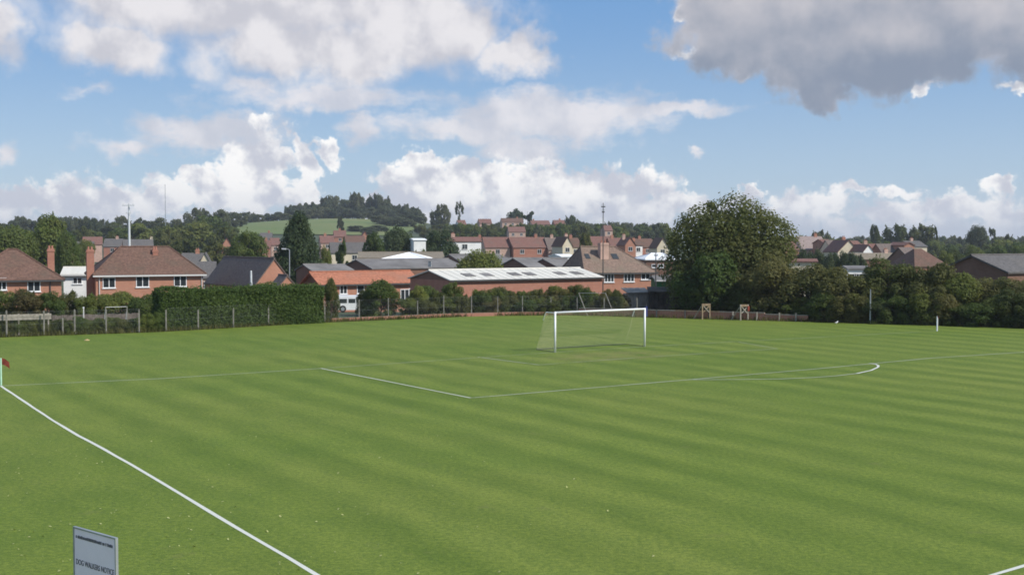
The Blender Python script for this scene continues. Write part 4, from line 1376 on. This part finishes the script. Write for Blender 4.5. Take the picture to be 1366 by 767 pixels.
# right side
town(1056, 323, 300, 18, 'dark red roofed house right of the huge oak', 'brick_red', 'tile_red', rise=1.9)
town(1086, 316, 330, 32, 'broad pinkish grey roofed block on the right', 'render_pink', 'tile_rose', rise=3.4)
town(1105, 320, 322, 10, 'narrow red brick house beside the pinkish block', 'brick_red', 'tile_red', rise=1.0)
town(1119, 321, 300, 18, 'house with a steep dark roof left of the pale gable', 'render_cream', 'tile_dark', rise=2.6)
town(1132, 321, 285, 28, 'pale cream gable facing the pitch above the evergreens', 'render_cream', 'tile_red', axis='y', rise=2.6)
town(1146, 322, 300, 16, 'red roofed house right of the pale cream gable', 'render_cream', 'tile_red', rise=1.8)
town(1157, 327, 280, 10, 'small white gable left of the red roof with dormer', 'render_white', 'tile_red', axis='y', rise=1.4)
town(1168, 326, 290, 22, 'red roofed house with a small white dormer', 'render_white', 'tile_red', rise=2.2)
town(1193, 326, 282, 28, 'slate roofed house left of the red brick stack', 'brick_brown', 'tile_dark', rise=2.4)
town(1211, 324, 280, 9, 'tall red brick end wall right of the slate roof', 'brick_orange', 'tile_red', axis='y', rise=.6)
town(1226, 322, 330, 20, 'pale house with several chimneys behind the slate roof', 'render_cream', 'tile_grey', rise=1.5)
town(1182, 338.5, 235, 64, 'long light brown roof just above the right hedge', 'brick_brown', 'tile_beige', rise=1.1, nw=0)
town(1221, 331, 225, 12, 'dark roofed outbuilding left of the orange ridge', 'brick_brown', 'tile_dark', rise=2.2, chim=False)
town(1243, 333, 190, 44, 'brown hipped roof with an orange ridge above the right hedge', 'brick_red', 'tile_brown', rise=2.6, hip=(2.4, 2.4), chim=False)
town(1072, 346.5, 165, 34, 'low cream walled hut with a red roof edge behind the right hedge', 'render_cream', 'tile_red', rise=.3, W=3, chim=False, nw=0, rz=-8)
town(1146, 356, 150, 28, 'white low greenhouse like building behind the right hedge', 'render_white', 'roof_asbestos', rise=.3, W=3, chim=False, nw=3, rz=4)
c = corner_at(1345, 112); house('grey_roof_house', 'brown gabled building with a wide grey roof at the right edge', 'building', c, GA, 16, 7.6, Z_at(364, 112), Z_at(342.5, 115), 'brick_brown', 'tile_grey', over=.25, gable='brick_brown', fascia=None)
# left slope
for px, yr, D, w, wall, roof, ax, lab in [(124, 316.5, 400, 26, 'render_pink', 'tile_red', 'x', 'pinkish roofed house behind the left chimney'), (110, 323, 360, 30, 'render_pink', 'tile_grey', 'x', 'grey roofed terrace below the pinkish roof on the left'), (150, 319, 390, 24, 'brick_red', 'tile_grey', 'x', 'grey roofed house left of the tall mast'), (185, 320, 370, 40, 'render_pink', 'tile_grey', 'x', 'long grey roofed house right of the tall mast'),
                                      (207, 309, 470, 14, 'render_cream', 'tile_red', 'y', 'cream gabled house in the trees above the brick house'), (248, 307, 460, 8, 'brick_red', 'tile_red', 'y', 'tall narrow brick house among the trees on the left'), (303, 318, 380, 14, 'brick_orange', 'tile_red', 'y', 'red gable glowing among the trees on the left'),
                                      (258, 338.5, 240, 30, 'render_pink', 'tile_grey', 'x', 'grey roofed house right of the left brick house'), (271, 338, 235, 14, 'render_cream', 'tile_grey', 'y', 'small cream gable right of the left brick house'), (272, 350, 190, 30, 'render_pink', 'tile_grey', 'x', 'low grey roof between the brick house and the dark roof'),
                                      (355, 311, 480, 16, 'render_white', 'tile_grey', 'x', 'small white house below the meadow left of the conifer'), (352, 321, 400, 18, 'brick_red', 'tile_red', 'x', 'red roofed house left of the big conifer'), (368, 318, 420, 12, 'render_pink', 'tile_red', 'x', 'pink house close to the left of the big conifer'),
                                      (437, 315, 420, 18, 'render_pink', 'tile_red', 'x', 'pink house right of the big conifer'), (454, 308, 480, 16, 'brick_red', 'tile_red', 'x', 'red roofed house under the meadow'), (475, 315, 430, 26, 'brick_red', 'tile_brown', 'x', 'brown roofed row under the hill meadow'), (487, 309, 440, 11, 'brick_orange', 'tile_red', 'y', 'orange brick gable right of the meadow houses'),
                                      (473, 324, 290, 62, 'render_cream', 'tile_grey', 'x', 'wide cream house with a grey roof in front of the meadow houses')]:
    town(px, yr, D, w, lab, wall, roof, ax, rise=2.4)
for px, yr, D, w, wall, roof, lab in [(648, 292.5, 640, 16, 'render_pink', 'tile_red', 'red roofed house on the skyline left of the cedar'), (684, 291.5, 690, 28, 'render_pink', 'tile_brown', 'long house on the skyline below the cedar'), (722, 294.5, 680, 24, 'render_pink', 'tile_red', 'brownish house on the skyline right of the pine'), (747, 294, 650, 14, 'brick_red', 'tile_red', 'bright red roofed house on the skyline'),
                                  (617, 294, 620, 10, 'render_white', 'tile_red', 'white cottage on the skyline below the wispy tree'), (690, 303, 540, 22, 'render_pink', 'tile_red', 'half hidden house in the trees above the middle row'), (812, 301, 520, 10, 'render_pink', 'tile_red', 'pink gable in the trees above the broad chimney')]:
    town(px, yr, D, w, lab, wall, roof, rise=2.2)

# ------------------------------------------------------------------ fences, low wall, sheds and small things at the field edge
def wire_fence(label, pxs, heights, back, mat='concrete', mesh_h=1.75, r=.042):
    p0 = edge_at(pxs[0], back)
    t = thing('wire_fence', label, 'fence', (p0.x, p0.y, 0))
    pts = [edge_at(p, back) - p0 for p in pxs]
    for q, h in zip(pts, heights):
        m = MB(); m.box(q.x - r, q.x + r, q.y - r, q.y + r, -.4, h)
        m.box(q.x - r * .7, q.x + r * .7, q.y - r * .7, q.y + r * .7, h, h + .05)
        m.build('post', mat, t)
    m = MB()
    for z in (.1, mesh_h * .5, mesh_h):
        m.tube([(q.x, q.y - r - .006, z) for q in pts], .003, 3, False)
    step = .15
    for a, b in zip(pts[:-1], pts[1:]):
        L = (b - a).length
        n = int(L / step)
        for i in range(-int(mesh_h / step), n):
            for sgn in (0, 1):
                s0, s1 = i * step, i * step + mesh_h
                z0, z1 = .05, mesh_h
                f0, f1 = max(0, -s0 / mesh_h), min(1, (L - s0) / mesh_h)
                if f1 <= f0: continue
                u0, u1 = (s0 + f0 * mesh_h) / L, (s0 + f1 * mesh_h) / L
                h0, h1 = z0 + (z1 - z0) * f0, z0 + (z1 - z0) * f1
                if sgn: h0, h1 = z0 + z1 - h0, z0 + z1 - h1
                A, B = a.lerp(b, u0), a.lerp(b, u1)
                m.tube([(A.x, A.y - r - .006, h0), (B.x, B.y - r - .006, h1)], .0013, 3, False)
    w = m.build('wire_mesh', 'wire', t)
    return t
wire_fence('wire fence with concrete posts in front of the left garden bushes', [-60, 8, 58, 83, 99, 141, 185], [1.75, 1.85, 1.75, 1.2, 1.8, 1.75, 1.7], .15)
wire_fence('wire fence with short posts along the front of the clipped hedge', [221, 264, 311, 358, 397, 433], [1.6, 1.5, 1.5, 1.55, 1.5, 1.6], .12)
wire_fence('wire fence with pale posts before the shrubs and brick buildings', [433, 479, 518, 557, 592, 629, 664, 697, 735, 770, 806, 850], [1.7, 1.75, 1.8, 1.5, 1.9, 1.75, 1.7, 1.7, 1.6, 1.6, 1.6, 1.6], .8)

def board_rail():
    a, b = edge_at(-20, .5), edge_at(68, .5)
    d = b - a
    t = thing('timber_rail', 'pale weathered timber boards across the top of the left fence', 'rail', (a.x, a.y, 0), math.atan2(d.y, d.x))
    L = d.length
    for k in range(2):
        m = MB(); m.box(0, L, -.02, .02, 1.16 + k * .215, 1.16 + k * .215 + .20); m.build('board', 'wood_grey', t)
    for x in (.6, L * .5, L - .2):
        m = MB(); m.box(x - .05, x + .05, .022, .12, -.3, 1.62); m.build('post', 'wood_grey', t)
board_rail()
def dark_fence():
    a, b = edge_at(69, 2.6), edge_at(186, 2.8)
    d = b - a
    t = thing('board_fence', 'weathered brown board fence behind the left wire fence', 'fence', (a.x, a.y, 0), math.atan2(d.y, d.x))
    L = d.length
    n = int(L / .16)
    me = None
    rr = random.Random(2)
    for i in range(n):
        if me is None:
            m = MB(); m.box(0, .145, -.012, .012, 0, 1.0); me = m.mesh('board', 'wood_dark')
        o = link('board', me, t)
        o.location = (i * .16, 0, 0)
        o.scale = (1, 1, 1.30 + rr.uniform(-.03, .03))
    for z in (.4, 1.0):
        m = MB(); m.box(0, L, .014, .05, z, z + .09); m.build('rail', 'wood_dark', t)
dark_fence()
def small_goal(px0, px1, label, back, h, name='small_goal'):
    a, b = edge_at(px0, back), edge_at(px1, back)
    d = b - a; L = d.length
    t = thing(name, label, 'goal', (a.x, a.y, 0), math.atan2(d.y, d.x))
    for x in (0, L):
        m = MB(); m.tube([(x, 0, 0), (x, 0, h)], .035, 8); m.build('post', 'concrete', t)
    m = MB(); m.tube([(.045, 0, h - .04), (L - .045, 0, h - .04)], .022, 8); m.build('crossbar', 'gutter_white', t)
    for x in (0, L):
        m = MB(); m.tube([(x, .045, h - .06), (x, 1.0, .03)], .022, 6); m.build('back_stay', 'white_paint', t)
small_goal(140.5, 169, 'small white goal frame half hidden behind the left fence', .9, 1.95)
q = edge_at(111, 1.0)
t = thing('white_post', 'short white painted post left of the small goal frame', 'post', (q.x, q.y, 0))
m = MB(); m.tube([(0, 0, 0), (0, 0, 1.9)], .045, 8); m.build('shaft', 'gutter_white', t)
m = MB(); m.tube([(0, 0, 1.9), (0, 0, 1.95)], [.085, .03], 8); m.build('cap', 'white_paint', t)

# folded goal frame leaning in the shrubs: two leaning white posts
def leaning_goal():
    D = 111.0
    xa, xb = X_at(784, D), X_at(820, D)
    t = thing('leaning_goal_frame', 'old white goal frame leaning against the shrubs behind the goal', 'goal', (xa, D, 0))
    L = xb - xa
    for x in (0, L):
        m = MB(); m.tube([(x, 0, 0), (x - .75, 1.1, Z_at(391, D + 1))], .042, 8); m.build('post', 'concrete', t)
    m = MB(); m.tube([(-.72, 1.1, Z_at(391, D + 1)), (L - .75, 1.12, Z_at(391, D + 1))], .014, 6); m.build('crossbar', 'steel_grey', t)
leaning_goal()

# low brick wall along the far right touchline
def low_wall():
    pts = [edge_at(p, .25) for p in (772, 830, 900, 960, 1020, 1078)]
    a = pts[0]
    t = thing('low_wall', 'low reddish brown wall along the field edge right of the goal', 'wall', (a.x, a.y, 0))
    for i, (p, q) in enumerate(zip(pts[:-1], pts[1:])):
        d = q - p; n = Vector((-d.y, d.x)).normalized() * .24
        h0 = .62 if i < 4 else .5
        p_, q_ = p - a, q - a
        m = MB(); m.prism([(p_.x, p_.y, -.2), (q_.x, q_.y, -.2), (q_.x, q_.y, h0), (p_.x, p_.y, h0)], (n.x, n.y, 0))
        m.build('wall_length', 'brick_red', t)
        m = MB()
        e = n * .12
        u = d.normalized() * .01
        m.prism([(p_.x - e.x + u.x, p_.y - e.y + u.y, h0 + .003), (q_.x - e.x - u.x, q_.y - e.y - u.y, h0 + .003), (q_.x - e.x - u.x, q_.y - e.y - u.y, h0 + .063), (p_.x - e.x + u.x, p_.y - e.y + u.y, h0 + .063)], (n.x * 1.24, n.y * 1.24, 0))
        m.build('coping', 'wood_tan' if i == 2 else 'concrete', t)
    for px in (846, 876, 914, 946, 978, 1010, 1040, 1062):
        q = edge_at(px, .05) - a
        m = MB(); m.box(q.x - .06, q.x + .06, q.y - .06, q.y + .06, -.2, .72); m.build('post', 'wood_grey' if px > 960 else 'steel_dark', t)
low_wall()
def kerb_wall():
    pts = [edge_at(p, .45) for p in (442, 520, 600, 690, 768)]
    a = pts[0]
    t = thing('kerb_wall', 'very low pinkish brown wall at the foot of the shrubs left of the goal', 'wall', (a.x, a.y, 0))
    for p, q in zip(pts[:-1], pts[1:]):
        d = q - p; n = Vector((-d.y, d.x)).normalized() * .2
        p_, q_ = p - a, q - a
        m = MB(); m.prism([(p_.x, p_.y, -.2), (q_.x, q_.y, -.2), (q_.x, q_.y, .30), (p_.x, p_.y, .30)], (n.x, n.y, 0))
        m.build('wall_length', 'brick_red', t)
kerb_wall()
def trestle(px, label, red):
    q = edge_at(px, -.25)
    t = thing('timber_trestle', label, 'trestle', (q.x, q.y, 0), R(20), 'timber trestles on the low wall')
    for x in (-.36, .36):
        m = MB(); m.box(x - .05, x + .05, -.05, .05, 0, 1.36); m.build('leg', 'wood_tan' if not red else 'wood_grey', t)
    m = MB(); m.box(-.31, .31, -.04, .04, 1.16, 1.36); m.build('top_rail', 'wood_tan', t)
    m = MB(); m.prism([(-.31, -.03, .62), (-.20, -.03, .62), (.35, -.03, 1.14), (.22, -.03, 1.14)], (0, .05, 0)); m.build('brace', 'wood_tan' if not red else 'wood_grey', t)
    m = MB(); m.prism([(.20, -.09, .62), (.31, -.09, .62), (-.20, -.09, 1.14), (-.31, -.09, 1.14)], (0, .05, 0)); m.build('brace', 'wood_grey', t)
    for x in (-1, 1):
        m = MB(); m.tube([(.36 * x, .06, 1.2), (.75 * x, .9, 0)], .04, 6); m.build('back_leg', 'wood_grey', t)
    if red:
        m = MB(); m.box(.28, .46, -.12, -.055, .80, 1.22); m.build('red_panel', 'red_cloth', t)
trestle(942, 'tan timber trestle with a cross brace on the low wall', False)
trestle(993, 'grey timber trestle with a red panel on the low wall', True)
q = edge_at(862, -.2)
t = thing('padded_post', 'short dark blue padded post beside the right goalpost', 'post', (q.x, q.y, 0))
m = MB(); m.tube([(0, 0, -.2), (0, 0, 1.25)], .05, 8); m.build('post', 'steel_dark', t)
m = MB(); m.tube([(0, 0, .12), (0, 0, 1.0)], .13, 10); m.build('pad', 'blue_pad', t)

# dark and grey sheds left of the oak
def shed(px0, px1, D, ytop, label, mat, rz, roofmat='sheet_dark', dep=3.0):
    c = corner_at(px0, D); a = R(rz); L = run_to(c, a, px1)
    t = thing('sheet_metal_shed', label, 'shed', (c[0], c[1], -.4), a)
    h = Z_at(ytop, D) + .4
    n = max(4, int(L / .45))
    me = None
    m = MB(); m.box(.03, L - .03, .05, dep, 0, h - .1); m.build('body', mat, t)
    for i in range(n):
        if me is None:
            m = MB()
            w = L / n
            m.prism([(.02, .05, 0), (.08 * w, 0, 0), (.5 * w, -.02, 0), (.92 * w, 0, 0), (w - .02, .05, 0)], (0, 0, h)); me = m.mesh('sheet', mat)
        o = link('sheet', me, t); o.location = (i * w, 0, 0)
    m = MB(); m.prism([(-.15, -.2, h), (L + .15, -.2, h), (L + .15, dep + .2, h + .35), (-.15, dep + .2, h + .35)], (0, 0, .08)); m.build('roof', roofmat, t)
shed(838, 866, 119, 391, 'pale grey sheet metal shed below the orange brick house', 'sheet_grey', 8, 'sheet_grey', 2.2)
shed(867, 924, 118, 390, 'dark sheet metal shed between the grey shed and the oak', 'sheet_dark', -4)
shed(924, 972, 118, 399, 'low dark lean-to shed under the huge oak', 'sheet_dark', -4, 'sheet_grey', 2.4)

# white van behind the shrubs
def van():
    D = 117.0
    x = X_at(449, D)
    g = gz(x, D) - .05
    t = thing('white_van', 'white van parked behind the shrubs at the end of the clipped hedge', 'van', (x, D, g), R(8))
    s = (Z_at(395, D) - g) / 2.35
    prof = [(0, .35), (4.6, .35), (4.6, 1.15), (4.1, 1.35), (3.5, 2.25), (3.3, 2.35), (.1, 2.35), (0, 2.2)]
    m = MB(); m.prism([(px * .62, 0, pz * s) for px, pz in prof], (0, 1.9, 0)); m.build('body', 'white_paint', t)
    for (x0, x1, z0, z1) in [(.25, .95, 1.35, 1.95), (1.1, 1.75, 1.35, 1.95), (1.85, 2.25, 1.35, 1.95)]:
        m = MB(); m.box(x0, x1, -.02, -.003, z0 * s, z1 * s); m.build('window', 'window_glass', t)
    for xx in (.55, 2.25):
        for y in (-.02, 1.72):
            m = MB(); m.tube([(xx, y, .34), (xx, y + .2, .34)], .33, 14); w = m.build('wheel', 'rubber', t)
            m = MB(); m.tube([(xx, y - .012 if y < 1 else y + .2, .34), (xx, y - .002 if y < 1 else y + .212, .34)], .18, 10); m.build('hubcap', 'steel_grey', w)
    m = MB(); m.box(2.82, 2.87, .3, .6, .75, .95); m.build('headlight', 'upvc', t)
    m = MB(); m.box(2.82, 2.87, 1.3, 1.6, .75, .95); m.build('headlight', 'upvc', t)
van()

# masts, poles, street lamp
def mast(px, ytop, D, r, mat, label, arms=(), name='mast', base=None):
    x = X_at(px, D)
    g = gz(x, D) if base is None else base
    h = Z_at(ytop, D) - g
    t = thing(name, label, 'pole', (x, D, g))
    m = MB(); m.tube([(0, 0, -.5), (0, 0, h * .5), (0, 0, h)], [r, r * .85, r * .6], 8); m.build('shaft', mat, t)
    for (dz, half, th) in arms:
        m = MB(); m.box(-half, half, -r * 1.2 - th, -r * 1.2, h - dz - th, h - dz); a_ = m.build('crossarm', mat, t)
        for xx in (-half * .8, half * .8):
            k = MB(); k.tube([(xx, -r * 1.2 - th / 2, h - dz), (xx, -r * 1.2 - th / 2, h - dz + th * 1.8)], th * .35, 6); k.build('insulator', 'steel_pale', a_)
    return t
mast(172.5, 272, 300, .34, 'steel_pale', 'tall pale mast with a short crossarm above the left brick house', [(.3, 1.5, .22), (2.2, .6, .2)])
mast(221, 246, 520, .16, 'steel_grey', 'very thin tall aerial mast on the left skyline', [], 'aerial_mast')
mast(804.5, 271, 131, .065, 'steel_dark', 'tall thin dark pole behind the goal with small bracket near the top', [(.35, .22, .10), (.9, .14, .12)], 'floodlight_pole')
mast(875, 337, 124, .075, 'steel_dark', 'thin dark pole right of the orange brick house', [(.25, .2, .08)], 'utility_pole')
mast(1162, 386, edge_at(1162, -.15).y, .075, 'steel_grey', 'grey metal post standing in front of the right hedge', [], 'metal_post', -.05)
mast(334.5, 361, 127, .16, 'steel_pale', 'short pale vent pipe on the dark roof by the brick gable', [], 'vent_pipe')
def lamp():
    D = 150.0
    x = X_at(386, D); g = gz(x, D)
    h = Z_at(333, D) - g
    t = thing('street_lamp', 'grey street lamp with its head to the left before the big conifer', 'street lamp', (x, D, g))
    m = MB(); m.tube([(0, 0, 0), (0, 0, 1.2), (0, 0, h)], [.11, .075, .06], 8); m.build('pole', 'steel_grey', t)
    m = MB(); m.tube([(0, 0, h - .05), (-.25, 0, h + .08), (-.45, 0, h + .09)], .04, 6); m.build('arm', 'steel_grey', t)
    m = MB(); m.prism([(-.40, -.12, h - .01), (-.95, -.09, h + .02), (-.95, .09, h + .02), (-.40, .12, h - .01)], (0, 0, .16)); m.build('lamp_head', 'steel_pale', t)
lamp()

# bird on the grass and a dropped cone marker
q = on_ground(1116, 432.5)
t = thing('white_bird', 'white gull standing on the far side of the pitch', 'bird', (q[0], q[1], 0), R(30))
t.scale = (.75, .75, .75)
def bird_mesh():
    vs = [(-.20, 0, .17), (-.08, 0, .17), (.05, 0, .20), (.13, 0, .27), (.17, 0, .33), (.25, 0, .32)]
    rd = [.015, .065, .07, .045, .04, .006]
    m = MB(); m.tube(vs, rd, 10)
    m.tube([(-.02, .03, .13), (-.02, .03, .0)], .008, 5); m.tube([(-.02, -.03, .13), (-.02, -.03, .0)], .008, 5)
    return m
bird_mesh().build('body', 'white_feather', t, True)
for s in (-1, 1):
    m = MB(); m.prism([(.06, s * .068, .20), (.0, s * .075, .24), (-.16, s * .05, .21), (-.26, s * .03, .18), (-.10, s * .066, .155)], (0, s * .012, 0)); m.build('wing', 'lead', t)
q = on_ground(116, 454)
t = thing('training_marker', 'flat orange training marker lying on the grass near the left fence', 'marker', (q[0], q[1], .001))
m = MB(); m.tube([(0, 0, 0), (0, 0, .03), (0, 0, .07)], [.20, .17, .07], 14); m.build('disc', 'orange_plastic', t)
m = MB(); m.tube([(0, 0, .07), (0, 0, .085)], [.07, .05], 10); m.build('rim', 'orange_plastic', t)

# scattered yellow leaves and rough grass
def litter():
    rng = np.random.default_rng(8)
    P = []
    for _ in range(2600):
        px, py = rng.uniform(-20, 900) ** 1.0, 515 + 255 * rng.random() ** .8
        if rng.random() > (1.0 - px / 1000.0) ** 1.5: continue
        x, y = on_ground(px, py)
        P.append((x, y, .02))
    P = np.array(P)
    # drop most: only a sprinkle is seen
    P = P[rng.random(len(P)) < .22]
    N = unit(rng.normal(size=P.shape) * .35 + np.array([0, 0, 1]))
    V, Q = leaf_quads(P, N, .034, rng)
    me = fast_mesh('fallen_leaves', V, Q); me.materials.append(MATS['leaf_litter'])
    tag(link('fallen_leaves', me), 'small yellowed leaves scattered over the near grass', 'leaves', kind='stuff')
litter()
def rough():
    """long grass and weeds at the foot of fences and hedges"""
    rng = np.random.default_rng(12)
    V, F = [], []
    pts = []
    for (x0, y0), (x1, y1) in zip(EDGE[:-1], EDGE[1:]):
        L = math.hypot(x1 - x0, y1 - y0)
        for _ in range(int(L * 110)):
            s = rng.random()
            q = Vector((x0 + s * (x1 - x0), y0 + s * (y1 - y0)))
            q += q.normalized() * (abs(rng.normal()) * .7 - .12)
            pts.append((q.x, q.y))
    for x, y in pts:
        h = rng.uniform(.10, .42); a = rng.uniform(0, 6.28); w = rng.uniform(.02, .05)
        dx, dy = math.cos(a) * w, math.sin(a) * w
        lx, ly = rng.normal() * .1, rng.normal() * .1
        b = len(V)
        V += [(x - dx, y - dy, -.02), (x + dx, y + dy, -.02), (x + lx + dx * .2, y + ly + dy * .2, h), (x + lx - dx * .2, y + ly - dy * .2, h)]
        F.append((b, b + 1, b + 2, b + 3))
    me = fast_mesh('rough_grass', V, F); me.materials.append(MATS['leaf_olive'])
    tag(link('rough_grass', me), 'long rough grass and weeds along the field edge', 'grass', kind='stuff')
rough()

# ------------------------------------------------------------------ thin summer haze over the town and the hill
m = bpy.data.materials.new('haze')
m.use_nodes = True
nt = m.node_tree
nt.nodes.clear()
vo = nt.nodes.new('ShaderNodeVolumePrincipled')
vo.inputs['Color'].default_value = (.84, .88, .94, 1)
vo.inputs['Density'].default_value = 0.00017
vo.inputs['Anisotropy'].default_value = 0.2
ou = nt.nodes.new('ShaderNodeOutputMaterial')
nt.links.new(vo.outputs[0], ou.inputs['Volume'])
MATS['haze'] = m
hb = MB(); hb.box(-8200, 8200, -600, 5900, -4.5, 62)
tag(hb.build('haze', 'haze'), 'thin pale summer haze over the distance', kind='stuff')
